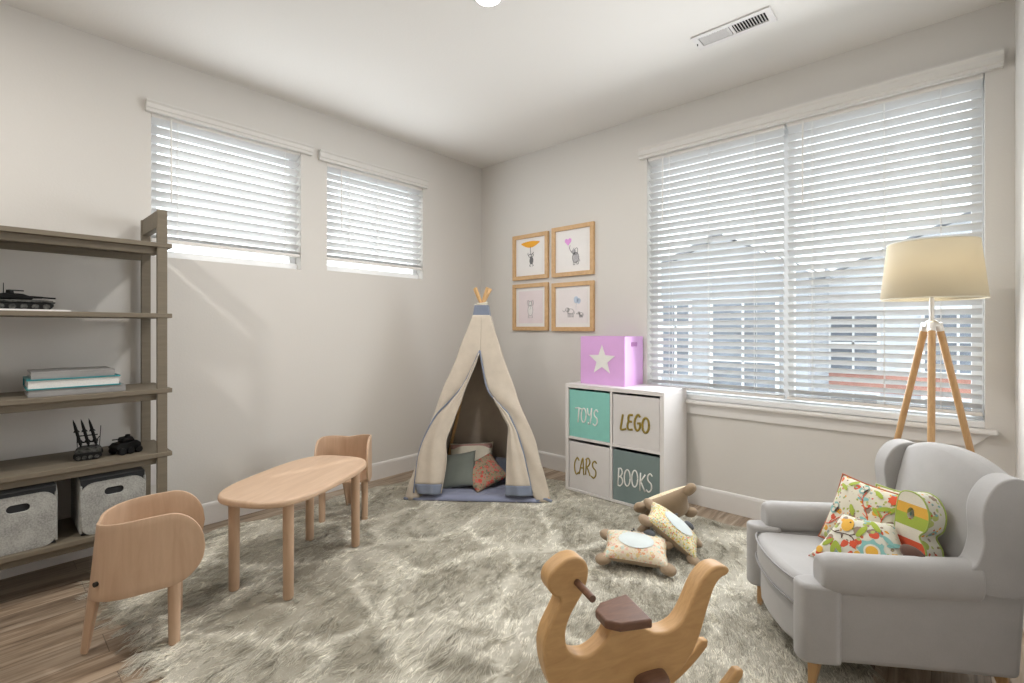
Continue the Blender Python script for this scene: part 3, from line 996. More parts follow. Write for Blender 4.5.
def launcher():
    t = thing('toy_missile_launcher', 'black toy launcher vehicle with three upright missiles', 'toy vehicle', (0.28, -2.905, SHELF_Z[3]), radians(-10))
    bm = B()
    extrude(bm, [(-0.045, 0.018), (-0.048, 0.045), (-0.03, 0.056), (0.03, 0.056), (0.046, 0.045), (0.046, 0.018)], 0.075, 'x', 0)
    obj('hull', bm, M['grey_toy'], t, bevel=0.004)
    for s in (-1, 1):
        bm = B()
        extrude(bm, [(-0.036, 0.0), (-0.052, 0.014), (-0.05, 0.034), (0.05, 0.034), (0.052, 0.014), (0.036, 0)], 0.020, 'x', s * 0.042)
        tr = obj('track', bm, M['black_toy'], t, bevel=0.004)
        for k in range(4):
            obj('road_wheel', tube(B(), [(s * 0.051, -0.033 + 0.022 * k, 0.014), (s * 0.056, -0.033 + 0.022 * k, 0.014)], 0.009, 10), M['grey_toy'], tr)
    bm = B()
    for y in (-0.028, 0, 0.028):
        tube(bm, [(0, y, 0.055), (0.004, y * 1.0, 0.09)], 0.004, 6)
    tube(bm, [(0.002, -0.034, 0.078), (0.002, 0.034, 0.078)], 0.004, 6)
    tube(bm, [(0.004, -0.034, 0.110), (0.004, 0.034, 0.110)], 0.003, 6)
    for y in (-0.04, 0.04):
        tube(bm, [(0, y, 0.056), (-0.006, y * 1.05, 0.10), (-0.004, y * 1.12, 0.15)], 0.0016, 5)
        tube(bm, [(0, y, 0.100), (0, y * 0.6, 0.070)], 0.002, 5)
    obj('launch_rack', bm, M['black_toy'], t)
    for y in (-0.028, 0, 0.028):
        bm = B()
        d = Vector((0.0, -0.022, 0.1)).normalized()
        p = Vector((0.006, y, 0.068))
        tube(bm, [p, p + d * 0.078, p + d * 0.105, p + d * 0.126], [0.0062, 0.0062, 0.0045, 0.0006], 10)
        for hgt in (0.012, 0.062):
            for a in range(4):
                q = Vector((cos(a * pi / 2 + .4), sin(a * pi / 2 + .4), 0)) * 0.013
                b0 = p + d * hgt
                vs = [bm.verts.new(k) for k in (b0, b0 + q, b0 + q * 0.7 + d * 0.008, b0 + d * 0.02)]
                bm.faces.new(vs)
        obj('missile', bm, M['black_toy'], t)
launcher()

def carrier():
    t = thing('toy_armoured_car', 'small black armoured toy vehicle beside the missile launcher', 'toy vehicle', (0.29, -2.765, SHELF_Z[3]), radians(20))
    bm = B()
    extrude(bm, [(-0.052, 0.020), (-0.062, 0.040), (-0.044, 0.056), (0.036, 0.060), (0.052, 0.045), (0.054, 0.020)], 0.070, 'x', 0)
    obj('hull', bm, M['black_toy'], t, bevel=0.006)
    for s in (-1, 1):
        for k in range(3):
            obj('wheel', tube(B(), [(s * 0.026, -0.036 + 0.036 * k, 0.016), (s * 0.046, -0.036 + 0.036 * k, 0.016)], 0.0165, 14), M['black_toy'], t, bevel=0.002)
    bm = B()
    extrude(bm, [(-0.028, 0.058), (-0.022, 0.080), (0.018, 0.082), (0.030, 0.060)], 0.050, 'x', 0)
    obj('turret', bm, M['black_toy'], t, bevel=0.006)
    obj('gun', tube(B(), [(0.01, -0.01, 0.074), (0.01, -0.065, 0.078)], 0.003, 6), M['black_toy'], t)
    obj('hatch', lathe(B(), [(0, 0.094), (0.010, 0.092), (0.012, 0.080)], 10, (0.008, 0.004)), M['black_toy'], t)
carrier()

def basket(cy, label, w=0.235, rz=0.0):
    """grey felt storage basket; local x = depth, front at +x"""
    t = thing('storage_basket', label, 'basket', (0.235, cy, SHELF_Z[4]), rz)
    d, h = 0.155, 0.262
    # U-shaped felt shell: high rounded front and back panels
    def panel(x, mat, name, h):
        pts = [(-w / 2 + 0.030, 0), (w / 2 - 0.030, 0)]
        out = []
        for k in range(6):
            a = radians(-90 + 90 * k / 5)
            out.append((w / 2 - 0.046 + 0.040 * cos(a), 0.040 + 0.040 * sin(a)))
        for k in range(7):
            a = radians(90 * k / 6)
            out.append((w / 2 - 0.055 + 0.055 * cos(a), h - 0.055 + 0.055 * sin(a)))
        outer = out + [(-a, b) for a, b in out[::-1]]
        hole = rrect(0.072, 0.034, 0.0165, 5, 0, h - 0.052)
        bm = plate_hole(B(), outer, hole, 0.010, 'x', x)
        return obj(name, bm, mat, t, bevel=0.002)
    f = panel(d, M['felt'], 'front_panel', 0.240)
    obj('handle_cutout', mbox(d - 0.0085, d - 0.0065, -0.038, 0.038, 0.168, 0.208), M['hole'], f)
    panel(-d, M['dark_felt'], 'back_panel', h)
    for s in (-1, 1):
        bm = B()
        extrude(bm, [(-d, 0.012), (d, 0.012), (d, h - 0.035), (d * 0.8, h - 0.008), (-d * 0.8, h - 0.008), (-d, h - 0.035)], 0.010, 'y', s * (w / 2 - 0.004))
        obj('side_panel', bm, M['felt'], t, bevel=0.004)
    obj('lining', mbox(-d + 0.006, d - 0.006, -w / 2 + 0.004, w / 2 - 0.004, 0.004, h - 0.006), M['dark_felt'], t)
    return t
basket(-3.145, 'grey felt basket on the bottom shelf, cut by the left edge of the photo', 0.245)
basket(-2.825, 'grey felt basket on the bottom shelf, near the right posts', 0.245)

# ------------------------------------------------------------------ children's table
tx, ty, tth = 0.956, -2.187, 2.06
tb = thing('kids_table', 'low oval birch table with four round legs on the rug', 'table', (tx, ty, 0.0), tth)
L_, W_ = 0.378, 0.232
pts = []
for k in range(72):
    a = 2 * pi * k / 72
    c_, s_ = cos(a), sin(a)
    pts.append((L_ * math.copysign(abs(c_) ** (2 / 3.1), c_), W_ * math.copysign(abs(s_) ** (2 / 3.1), s_)))
bm = extrude(B(), pts, 0.030, 'z', 0.447)
obj('table_top', bm, M['birch_top'], tb, bevel=0.011, bseg=4, auto=35)
for lx in (-0.262, 0.262):
    for ly in (-0.143, 0.143):
        bm = lathe(B(), [(0, 0.012), (0.0195, 0.012), (0.022, 0.018), (0.023, 0.40), (0.023, 0.434), (0, 0.434)], 24, (lx, ly))
        obj('leg', bm, M['birch'], tb, auto=40)

# ------------------------------------------------------------------ elephant chairs
def elephant_chair(loc, rz, label):
    t = thing('kids_chair', label, 'chair', (loc[0], loc[1], 0.0), rz, None)
    # plan: U curve, x forward; back bend at x=-0.23
    hw = 0.155
    def plan(u):
        """u in [-1, 1] arc parameter -> (x, y, nx, ny)"""
        r = 0.120
        half = pi / 2 * r
        flat = hw - r
        side = 0.213
        L = flat + half + side
        s = abs(u) * L
        sg = 1 if u >= 0 else -1
        if s < flat:
            x, y = -0.235, s
        elif s < flat + half:
            a = (s - flat) / r
            x, y = -0.235 + r - r * cos(a), flat + r * sin(a)
        else:
            x, y = -0.235 + r + (s - flat - half), hw
        return x, sg * y, s, L
    def zr(s, L):
        """lower and upper edge of the shell at arc length s"""
        # upper edge: slightly arched, rounded down at the ear
        e = max(0.0, (s - (L - 0.115)) / 0.115)
        top = 0.478 + 0.030 * sin(min(1, s / (L - 0.08)) * pi / 2) 
        bot = 0.225 + 0.02 * (s / L)
        midz = 0.365
        k = sqrt(max(0.0, 1 - e * e))
        return midz + (bot - midz) * k, midz + (top - midz) * k
    bm = B()
    nu, nv = 88, 10
    grid = []
    for i in range(nu + 1):
        u = -1 + 2 * i / nu
        u = math.copysign(1 - (1 - abs(u)) ** 1.15, u) if abs(u) > 0 else 0
        x, y, s, L = plan(u)
        z0, z1 = zr(s, L)
        row = []
        for j in range(nv + 1):
            z = z0 + (z1 - z0) * j / nv
            lean = -0.09 * (0.478 - z) * max(0, 1 - (x + 0.235) / 0.2)
            row.append(bm.verts.new((x + lean, y, z)))
        grid.append(row)
    for i in range(nu):
        for j in range(nv):
            try:
                bm.faces.new((grid[i][j], grid[i + 1][j], grid[i + 1][j + 1], grid[i][j + 1]))
            except ValueError:
                pass
    bmesh.ops.remove_doubles(bm, verts=bm.verts, dist=0.0004)
    sh_ = obj('shell_back', bm, M['birch'], t, smooth=True, solid=0.011, solid_off=-1, bevel=0.003)
    # button eyes on both sides
    for s in (-1, 1):
        a_ = radians(38)
        bc = Vector((-0.235 + 0.120 - 0.012, s * 0.035, 0.292))
        bd_ = Vector((-cos(a_), s * sin(a_), 0))
        e = tube(B(), [bc + bd_ * 0.105, bc + bd_ * 0.1315], 0.0085, 16)
        obj('button', e, M['chrome_dark'], sh_)
    # seat
    bm = extrude(B(), [(-0.20, -0.07), (-0.17, -0.115), (-0.10, -0.142), (0.03, -0.142), (0.055, -0.11), (0.06, 0), (0.055, 0.11), (0.03, 0.142), (-0.10, 0.142), (-0.17, 0.115), (-0.20, 0.07)], 0.014, 'z', 0.262)
    obj('seat', bm, M['birch'], t, bevel=0.005)
    # trunk: folded tapering rear leg
    bm = B()
    rows = []
    for k in range(9):
        z = 0.245 - 0.235 * k / 8
        wv = 0.052 - 0.032 * k / 8
        fold = 0.030 - 0.012 * k / 8
        xb = -0.235 - 0.09 * (0.478 - z) - 0.004 * k / 8
        rows.append([bm.verts.new((xb + fold, -wv, z)), bm.verts.new((xb + fold * 0.25, -wv * 0.55, z)), bm.verts.new((xb, 0, z)), bm.verts.new((xb + fold * 0.25, wv * 0.55, z)), bm.verts.new((xb + fold, wv, z))])
    for a, b in zip(rows, rows[1:]):
        for k in range(4):
            bm.faces.new((a[k], a[k + 1], b[k + 1], b[k]))
    obj('trunk_leg', bm, M['birch'], t, smooth=True, solid=0.011, solid_off=0, bevel=0.002)
    for s in (-1, 1):
        bm = B()
        tube(bm, [(0.0, s * 0.125, 0.255), (0.0, s * 0.125, 0.014)], [0.021, 0.0185], 4 * 5)
        obj('front_leg', bm, M['birch'], t, auto=40)
    return t
elephant_chair((1.073, -2.734), radians(75), 'birch elephant shaped kids chair in the foreground, half off the rug')
elephant_chair((0.595, -1.760), radians(-37.4), 'birch elephant shaped kids chair at the far end of the oval table')

# ------------------------------------------------------------------ rug
RUG = (0.19, 3.14, -2.83, -0.22)
MATQ = []
def rug():
    x0, x1, y0, y1 = RUG
    nx, ny = 110, 98
    bm = B()
    g = {}
    for i in range(nx + 1):
        for j in range(ny + 1):
            u, v = i / nx, j / ny
            wx = 0.022 * sin(v * 21) + 0.015 * sin(v * 47 + 1)
            wy = 0.022 * sin(u * 19 + 2) + 0.014 * sin(u * 53)
            x = x0 + (x1 - x0) * u + wx * (1 if u < .5 else -1) * abs(2 * u - 1) ** 3
            y = y0 + (y1 - y0) * v + wy * (1 if v < .5 else -1) * abs(2 * v - 1) ** 3
            z = 0.010 + 0.004 * sin(x * 9 + sin(y * 7)) * sin(y * 8 + 1)
            g[i, j] = bm.verts.new((x, y, z))
    for i in range(nx):
        for j in range(ny):
            bm.faces.new((g[i, j], g[i + 1, j], g[i + 1, j + 1], g[i, j + 1]))
    o = obj('shag_rug', bm, M['fur'], smooth=True)
    tag(o, 'large shaggy cream and grey fur rug on the floor', 'rug', kind=None)
    vg = o.vertex_groups.new(name='density')
    import mathutils
    def inside(x, y):
        # under the tent mat or under the cabinet
        dx, dy = x - 0.9615, y + 0.9725
        a = dx * 0.778 + dy * 0.628
        d = -(dx * 0.628 - dy * 0.778)
        if 0.03 < d < 0.66 and abs(a) < 0.47: return True
        if 1.28 < x < 1.99 and y > -0.33: return True
        return False
    for v in o.data.vertices:
        vg.add([v.index], 0.0 if inside(v.co.x, v.co.y) else 1.0, 'REPLACE')
    md = o.modifiers.new('fur', 'PARTICLE_SYSTEM')
    ps = md.particle_system
    ps.vertex_group_density = 'density'
    st = ps.settings
    st.type = 'HAIR'
    st.count = 26000
    st.hair_length = 0.055
    st.hair_step = 4
    st.display_step = 3
    st.render_step = 3
    st.use_advanced_hair = True
    st.normal_factor = 0.009
    st.object_align_factor = (0.012, -0.026, 0.0)
    st.factor_random = 0.013
    st.brownian_factor = 0.012
    st.child_type = 'INTERPOLATED'
    st.rendered_child_count = 9
    st.child_percent = 0
    st.child_length = 1.0
    st.clump_factor = 0.55
    st.clump_shape = 0.2
    st.roughness_1 = 0.012
    st.roughness_1_size = 0.25
    st.roughness_2 = 0.010
    st.roughness_endpoint = 0.014
    st.root_radius = 0.9
    st.tip_radius = 0.3
    st.radius_scale = 0.0026
    st.material = 1
    return o
rug()

# ------------------------------------------------------------------ play tent
TM = Vector((0.9615, -0.9725, 0.0))
TE = Vector((0.77826, 0.62795, 0.0)).normalized()
TN = Vector((0.61273, -0.75940, 0.21878)).normalized()
TB = Vector((-0.13738, 0.17027, 0.97577)).normalized()
TIN = Vector((-0.628, 0.778, 0)).normalized()
tent = thing('play_tent', 'cream canvas play tent with blue trim in the room corner', 'play tent', tuple(TM + TIN * 0.3))
toff = Vector(tent.location)
def TP(a, b, out=0.0):
    return TM + TE * a + TB * b + TN * out - toff + Vector((0, 0, 0.012))
def interp(tab, b):
    tab = sorted(tab, key=lambda p: p[1])
    if b <= tab[0][1]: return tab[0][0]
    for (a0, b0), (a1, b1) in zip(tab, tab[1:]):
        if b <= b1:
            t = (b - b0) / max(1e-6, b1 - b0)
            t = t * t * (3 - 2 * t) * 0.3 + t * 0.7
            return a0 + (a1 - a0) * t
    return tab[-1][0]
def tsheet(name, lft, rgt, b0, b1, mat, disp, nb=40, na=14, solid=0.004, parent=tent):
    bm = B()
    g = []
    for i in range(nb + 1):
        b = b0 + (b1 - b0) * i / nb
        l, r = interp(lft, b), interp(rgt, b)
        g.append([bm.verts.new(TP(l + (r - l) * j / na, b, disp(j / na, b))) for j in range(na + 1)])
    for i in range(nb):
        for j in range(na):
            bm.faces.new((g[i][j], g[i][j + 1], g[i + 1][j + 1], g[i + 1][j]))
    return obj(name, bm, mat, parent, smooth=True, solid=solid)
LB = [(-0.013, 1.04), (-0.095, 0.849), (-0.155, 0.748), (-0.235, 0.656), (-0.320, 0.562), (-0.394, 0.408), (-0.425, 0.288), (-0.440, 0.111), (-0.40, 0.0)]
RB = [(-0.013, 1.04), (0.014, 0.90), (0.045, 0.77), (0.092, 0.696), (0.150, 0.640), (0.207, 0.580), (0.271, 0.441), (0.321, 0.275), (0.370, 0.056), (0.40, 0.0)]
LO = [(-0.508, 0.0), (-0.400, 0.373), (-0.309, 0.657), (-0.168, 1.043), (-0.073, 1.31)]
RO = [(0.502, 0.0), (0.400, 0.383), (0.262, 0.711), (0.132, 1.068), (0.050, 1.31)]
LI = [(-0.013, 1.03), (-0.129, 0.694), (-0.175, 0.557), (-0.233, 0.398), (-0.226, 0.300), (-0.229, 0.208), (-0.253, 0.045)]
RI = [(0.100, 0.680), (0.144, 0.604), (0.202, 0.494), (0.193, 0.297), (0.188, 0.047)]
fold = lambda j, b: (0.012 * sin(pi * j) + 0.004 * sin(b * 17 + j * 5)) * min(1, max(0, (1.04 - b) * 2.5))
tsheet('left_front_panel', LO, LB, 0.0, 1.31, M['canvas'], fold, 50)
tsheet('right_front_panel', RB, RO, 0.0, 1.31, M['canvas'], fold, 50)
fl = tsheet('left_flap', LB, LI, 0.10, 1.02, M['canvas'], lambda j, b: 0.012 + 0.028 * sin(pi * j) * (1 - b * 0.6) + 0.006 * sin(j * 11 + b * 6))
tsheet('flap_hem', LB, LI, 0.04, 0.105, M['blue_trim'], lambda j, b: 0.014 + 0.030 * sin(pi * j) + 0.006 * sin(j * 11 + b * 6), 6, parent=fl)
fr_ = tsheet('right_flap', RI, RB, 0.10, 0.70, M['canvas'], lambda j, b: 0.012 + 0.028 * sin(pi * j) * (1 - b * 0.6) + 0.006 * sin(j * 11 + b * 6 + 2))
tsheet('flap_hem', RI, RB, 0.04, 0.105, M['blue_trim'], lambda j, b: 0.014 + 0.030 * sin(pi * j) + 0.006 * sin(j * 11 + b * 6 + 2), 6, parent=fr_)
def tline(name, tab, r, out, mat, parent=tent):
    pts = spline([tuple(TP(a, b, out)) for a, b in tab], 5, closed=False)
    obj(name, tube(B(), pts, r, 6), mat, parent, smooth=True)
tline('flap_piping', LB[:-1] + [(-0.443, 0.045)], 0.0065, 0.014, M['blue_trim'])
tline('flap_piping', RB[:-1], 0.0065, 0.014, M['blue_trim'])
tline('flap_piping', LI[2:], 0.003, 0.016, M['canvas'], fl)
tline('base_piping', [(-0.512, 0.006), (-0.40, 0.004), (-0.385, 0.004)], 0.010, 0.006, M['blue_trim'])
tline('base_piping', [(0.40, 0.004), (0.45, 0.02), (0.505, 0.006)], 0.010, 0.006, M['blue_trim'])
# sides and back
fbl, fbr = TM + TE * -0.508, TM + TE * 0.502
bbl, bbr = TM + TIN * 0.64 - TE * 0.36, TM + TIN * 0.60 + TE * 0.36
topc = TM + TB * 1.31 + TE * -0.012
ftl, ftr = topc - TE * 0.062, topc + TE * 0.062
btl, btr = ftl + TIN * 0.12, ftr + TIN * 0.12
def quadsheet(name, p0, p1, q0, q1, mat, sag):
    """p0-p1 along the ground, q0-q1 at the top"""
    bm = B()
    n = 14
    nrm = (p1 - p0).cross(q0 - p0).normalized()
    g = []
    for i in range(n + 1):
        t = i / n
        a, b = p0.lerp(q0, t), p1.lerp(q1, t)
        g.append([bm.verts.new(a.lerp(b, j / n) - nrm * sag * sin(pi * j / n) * (0.4 + 0.6 * sin(pi * t)) - toff + Vector((0, 0, 0.012))) for j in range(n + 1)])
    for i in range(n):
        for j in range(n):
            bm.faces.new((g[i][j], g[i][j + 1], g[i + 1][j + 1], g[i + 1][j]))
    return obj(name, bm, mat, tent, smooth=True, solid=0.004)
quadsheet('side_panel', bbl, fbl, btl, ftl, M['canvas'], 0.012)
quadsheet('side_panel', fbr, bbr, ftr, btr, M['canvas'], 0.012)
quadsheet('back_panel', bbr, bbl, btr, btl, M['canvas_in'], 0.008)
# side opening edging seen on the right
# collar of blue cloth round the poles
cc = (ftl + ftr + btl + btr) / 4
bm = B()
rings = []
for k, (s, dz) in enumerate([(1.0, -0.005), (0.9, 0.03), (0.78, 0.075)]):
    rings.append([bm.verts.new((p - cc) * s + cc + Vector((0, 0, dz)) - toff + Vector((0, 0, 0.012))) for p in (ftl, ftr, btr, btl)])
for a, b in zip(rings, rings[1:]):
    for k in range(4):
        bm.faces.new((a[k], a[(k + 1) % 4], b[(k + 1) % 4], b[k]))
obj('collar', bm, M['blue_trim'], tent, solid=0.005, bevel=0.003)
cross = cc + Vector((0, 0, 0.085))
for p, dirn in ((fbl, 1), (fbr, 1), (bbr, 1), (bbl, 1)):
    base = p + (cc - p) * 0.03
    base.z = 0.02
    d = (cross - base)
    tip = cross + d.normalized() * 0.14
    tip = tip + (tip - cross) * 0.0
    obj('pole', tube(B(), [base - toff, cross - toff, tip + (Vector((tip.x - cross.x, tip.y - cross.y, 0)) * 0.3) - toff], 0.0125, 12), M['pole'], tent, auto=40)
for k in range(2):
    pts = [(cross - toff) + Vector((0.034 * cos(a) + 0.004 * k, 0.034 * sin(a), 0.004 + 0.014 * k + 0.006 * sin(a))) for a in [2 * pi * i / 16 for i in range(16)]]
    obj('rope_tie', tube(B(), pts, 0.008, 6, closed=True), M['cream_cloth'], tent, smooth=True)
obj('rope_tie', tube(B(), [cross - toff + Vector((-0.045, -0.03, 0.006)), cross - toff + Vector((-0.01, -0.045, -0.004)), cross - toff + Vector((0.03, -0.02, 0.002))], 0.006, 6), M['cream_cloth'], tent, smooth=True)

# quilted mat inside
mt = thing('floor_mat', 'quilted blue grey mat lying inside the play tent', 'mat', tuple(TM + TIN * 0.28), atan2(TE.y, TE.x))
bm = B()
nx, ny = 24, 30
top, g = {}, {}
for i in range(nx + 1):
    for j in range(ny + 1):
        u, v = i / nx, j / ny
        hw_ = 0.43 - 0.13 * v
        x = -hw_ + 2 * hw_ * u
        y = -0.30 + 0.54 * v
        e = min(1, min(u, 1 - u) * 14, min(v, 1 - v) * 14)
        z = 0.022 + 0.020 * sqrt(e) * (0.72 + 0.28 * abs(sin(v * pi * 5)))
        g[i, j] = bm.verts.new((x, y, z if e > 0 else 0.016))
for i in range(nx):
    for j in range(ny):
        bm.faces.new((g[i, j], g[i + 1, j], g[i + 1, j + 1], g[i, j + 1]))
obj('quilted_top', bm, M['mat'], mt, smooth=True, solid=0.006, solid_off=-1)

def cushion(name, label, loc, rot, w, h, t, mats, cat='cushion', piping=None, pinch=0.07, order='XYZ', tri=None):
    th_ = thing(name, label, cat, loc)
    th_.rotation_euler = Euler(rot, order)
    bm = pillow(B(), w, h, t, 20, pinch, 0, min(1, len(mats) - 1), tri)
    c = obj('cover', bm, mats, th_, smooth=True)
    if piping:
        pts = []
        n = 20
        for side in range(4):
            for k in range(n):
                s = -1 + 2 * k / n
                u, v = [(s, -1), (1, s), (-s, 1), (-1, -s)][side]
                x = w / 2 * u * (1 - pinch * (1 - v * v))
                y = h / 2 * v * (1 - pinch * (1 - u * u))
                if tri is not None: x *= (1 - tri * (v + 1) / 2)
                pts.append((x, y, 0))
        obj('piping', tube(B(), pts, 0.0035, 6, closed=True), piping, th_, smooth=True)
    return th_
hd = atan2(-0.778, 0.628)       # facing out of the tent
def facing(loc, tilt, roll, hdg):
    """matrix euler for a cushion whose face (+z) looks to heading hdg, leaning back by tilt, spun by roll"""
    m = Matrix.Rotation(hdg, 4, 'Z') @ Matrix.Rotation(radians(90) - tilt, 4, 'Y') @ Matrix.Rotation(radians(90) + roll, 4, 'Z')
    return m.to_euler()
p = TM + TIN * 0.28
cushion('tent_cushion', 'sage green cushion leaning at the left inside the tent', tuple(TM + TIN * 0.22 - TE * 0.175 + Vector((0, 0, 0.155))), facing(0, radians(38), radians(12), hd - 0.2), 0.27, 0.27, 0.08, [M['sage']])
cushion('tent_cushion', 'red flowered beige cushion lying tilted inside the tent', tuple(TM + TIN * 0.24 + TE * 0.015 + Vector((0, 0, 0.135))), facing(0, radians(52), radians(24), hd + 0.35), 0.29, 0.25, 0.09, [M['print_tent']])
c3 = cushion('tent_cushion', 'pale cushion with a rose stripe behind the sage cushion', tuple(TM + TIN * 0.40 - TE * 0.10 + Vector((0, 0, 0.185))), facing(0, radians(28), radians(3), hd), 0.34, 0.26, 0.09, [M['cream_cloth']])
obj('rose_stripe', pillow(B(), 0.325, 0.035, 0.012, 12, 0.0), M['pink_stripe'], c3, smooth=True, loc=(0, 0.095, 0.022))
cushion('tent_cushion', 'dark blue cushion half hidden at the right inside the tent', tuple(TM + TIN * 0.40 + TE * 0.18 + Vector((0, 0, 0.11))), facing(0, radians(50), radians(-10), hd), 0.26, 0.20, 0.10, [M['blue_trim']])

# ------------------------------------------------------------------ cube cabinet
CX0, CX1, CY0, CY1, CZ1 = 1.262, 2.022, -0.372, -0.016, 0.788
CZ0 = 0.012
cab = thing('cube_cabinet', 'white four compartment cube cabinet against the back wall', 'cabinet', ((CX0 + CX1) / 2, (CY0 + CY1) / 2, CZ0))
ox, oy = (CX0 + CX1) / 2, (CY0 + CY1) / 2
def cb(name, x0, x1, y0, y1, z0, z1):
    return obj(name, mbox(x0 - ox, x1 - ox, y0 - oy, y1 - oy, z0 - CZ0, z1 - CZ0), M['white'], cab, bevel=0.0015)
T = 0.028
cb('side_panel', CX0, CX0 + T, CY0, CY1, CZ0, CZ1 - T)
cb('side_panel', CX1 - T, CX1, CY0, CY1, CZ0, CZ1 - T)
cb('top_panel', CX0, CX1, CY0, CY1, CZ1 - T, CZ1)
cb('bottom_panel', CX0 + T, CX1 - T, CY0, CY1, CZ0, CZ0 + T * 0.6)
cb('back_panel', CX0 + T, CX1 - T, CY1 - 0.006, CY1, CZ0 + T * 0.6, CZ1 - T)
mx, mz = (CX0 + CX1) / 2, (CZ0 + CZ1) / 2 - 0.002
cb('divider', mx - 0.009, mx + 0.009, CY0 + 0.002, CY1 - 0.006, CZ0 + T * 0.6, CZ1 - T)
cb('cabinet_shelf', CX0 + T, mx - 0.009, CY0 + 0.002, CY1 - 0.006, mz - 0.009, mz + 0.009)
cb('cabinet_shelf', mx + 0.009, CX1 - T, CY0 + 0.002, CY1 - 0.006, mz - 0.009, mz + 0.009)

GLY = {
 'T': ([[(0.0, 0.95), (0.35, 1.0), (0.75, 0.93)], [(0.42, 1.0), (0.38, 0.5), (0.34, 0.05)]], 0.62),
 'O': ([ell(0.32, 0.5, 0.26, 0.46, 18)], 0.66),
 'Y': ([[(0.05, 0.95), (0.12, 0.6), (0.28, 0.48), (0.42, 0.62), (0.5, 0.98)], [(0.5, 0.98), (0.46, 0.4), (0.36, -0.05), (0.22, -0.1), (0.18, 0.05)]], 0.60),
 'S': ([spline([(0.55, 0.88), (0.38, 1.0), (0.18, 0.85), (0.22, 0.62), (0.48, 0.45), (0.5, 0.18), (0.3, 0.0), (0.08, 0.1)], 4, False)], 0.62),
 'L': ([spline([(0.22, 1.0), (0.14, 0.5), (0.08, 0.06), (0.3, 0.04), (0.55, 0.12)], 4, False)], 0.56),
 'E': ([spline([(0.5, 0.98), (0.2, 0.95), (0.14, 0.75), (0.16, 0.55)], 4, False), [(0.16, 0.55), (0.44, 0.56)], spline([(0.16, 0.55), (0.08, 0.3), (0.16, 0.05), (0.52, 0.08)], 4, False)], 0.58),
 'G': ([spline([(0.52, 0.86), (0.34, 1.0), (0.12, 0.7), (0.1, 0.3), (0.28, 0.0), (0.5, 0.15), (0.54, 0.45)], 4, False), [(0.32, 0.46), (0.6, 0.48)]], 0.66),
 'C': ([spline([(0.5, 0.84), (0.34, 1.0), (0.1, 0.72), (0.08, 0.3), (0.26, 0.0), (0.5, 0.14)], 4, False)], 0.52),
 'A': ([spline([(0.04, 0.0), (0.2, 0.6), (0.34, 1.0), (0.42, 0.55), (0.5, 0.0)], 4, False), [(0.12, 0.38), (0.5, 0.42)]], 0.56),
 'R': ([[(0.12, 0.0), (0.16, 0.95)], spline([(0.08, 0.88), (0.32, 1.0), (0.5, 0.8), (0.36, 0.55), (0.16, 0.48)], 4, False), spline([(0.2, 0.48), (0.38, 0.25), (0.56, -0.02)], 4, False)], 0.58),
 'B': ([[(0.12, 0.0), (0.16, 1.0)], spline([(0.1, 0.95), (0.36, 1.0), (0.48, 0.78), (0.32, 0.55), (0.16, 0.53)], 4, False), spline([(0.16, 0.53), (0.42, 0.5), (0.54, 0.26), (0.34, 0.02), (0.1, 0.04)], 4, False)], 0.62),
 'K': ([[(0.14, 1.0), (0.12, 0.0)], [(0.54, 0.95), (0.14, 0.48)], [(0.2, 0.5), (0.56, 0.02)]], 0.58),
}
def word(txt, x0, x1, z0, z1, y, r, mat, parent, off, slant=0.12, jitter=True):
    total = sum(GLY[c][1] for c in txt)
    sx = (x1 - x0) / total
    cur = 0
    w = None
    for i, c in enumerate(txt):
        ls, adv = GLY[c]
        dz = (0.05 * ((i * 37) % 3 - 1)) if jitter else 0
        bm = B()
        for ln in ls:
            pts = [(x0 + (cur + px) * sx + slant * (pz - .5) * (z1 - z0) * 0.3 - off[0], y - off[1], z0 + (pz + dz) * (z1 - z0) - off[2]) for px, pz in ln]
            tube(bm, pts, r, 6, flat=1.0)
        obj('letter', bm, mat, parent, smooth=True)
        cur += adv

def bin_(x0, x1, z0, z1, mat, label, txt, wx0, wx1, wz0, wz1, lmat, lr):
    cx, cy = (x0 + x1) / 2, oy - 0.004
    d = (CY1 - CY0) / 2 - 0.014
    w = (x1 - x0) / 2
    t = thing('storage_bin', label, 'storage bin', (cx, cy, z0), group=None)
    h = z1 - z0
    fr = obj('front', mbox(-w, w, -d - 0.004, -d + 0.008, 0, h), mat, t, bevel=0.002)
    obj('back', mbox(-w, w, d - 0.010, d - 0.004, 0, h), mat, t)
    for s in (-1, 1):
        obj('side', mbox(min(s * w, s * (w - 0.008)), max(s * w, s * (w - 0.008)), -d + 0.008, d - 0.010, 0, h), mat, t)
    obj('base', mbox(-w + 0.008, w - 0.008, -d + 0.008, d - 0.010, 0, 0.008), mat, t)
    word(txt, wx0, wx1, wz0, wz1, cy - d - 0.004, lr, lmat, fr, (cx, cy, z0))
    return t
lx0, lx1 = CX0 + T + 0.004, mx - 0.013
rx0, rx1 = mx + 0.013, CX1 - T - 0.004
uz0, uz1 = mz + 0.010, CZ1 - T - 0.016
dz0, dz1 = CZ0 + T * 0.6 + 0.001, mz - 0.009 - 0.020
bin_(lx0, lx1, uz0, uz1, M['teal'], 'teal storage bin with white word TOYS, top left of the cabinet', 'TOYS', 1.345, 1.54, 0.515, 0.625, M['letter_white'], 0.0052)
bin_(rx0, rx1, uz0, uz1, M['bin_white'], 'white storage bin with bold olive word, top right of the cabinet', 'LEGO', 1.71, 1.925, 0.515, 0.62, M['letter_olive'], 0.0080)
bin_(lx0, lx1, dz0, dz1, M['bin_white'], 'white storage bin with olive word CARS, bottom left of the cabinet', 'CARS', 1.335, 1.53, 0.145, 0.265, M['letter_olive'], 0.0055)
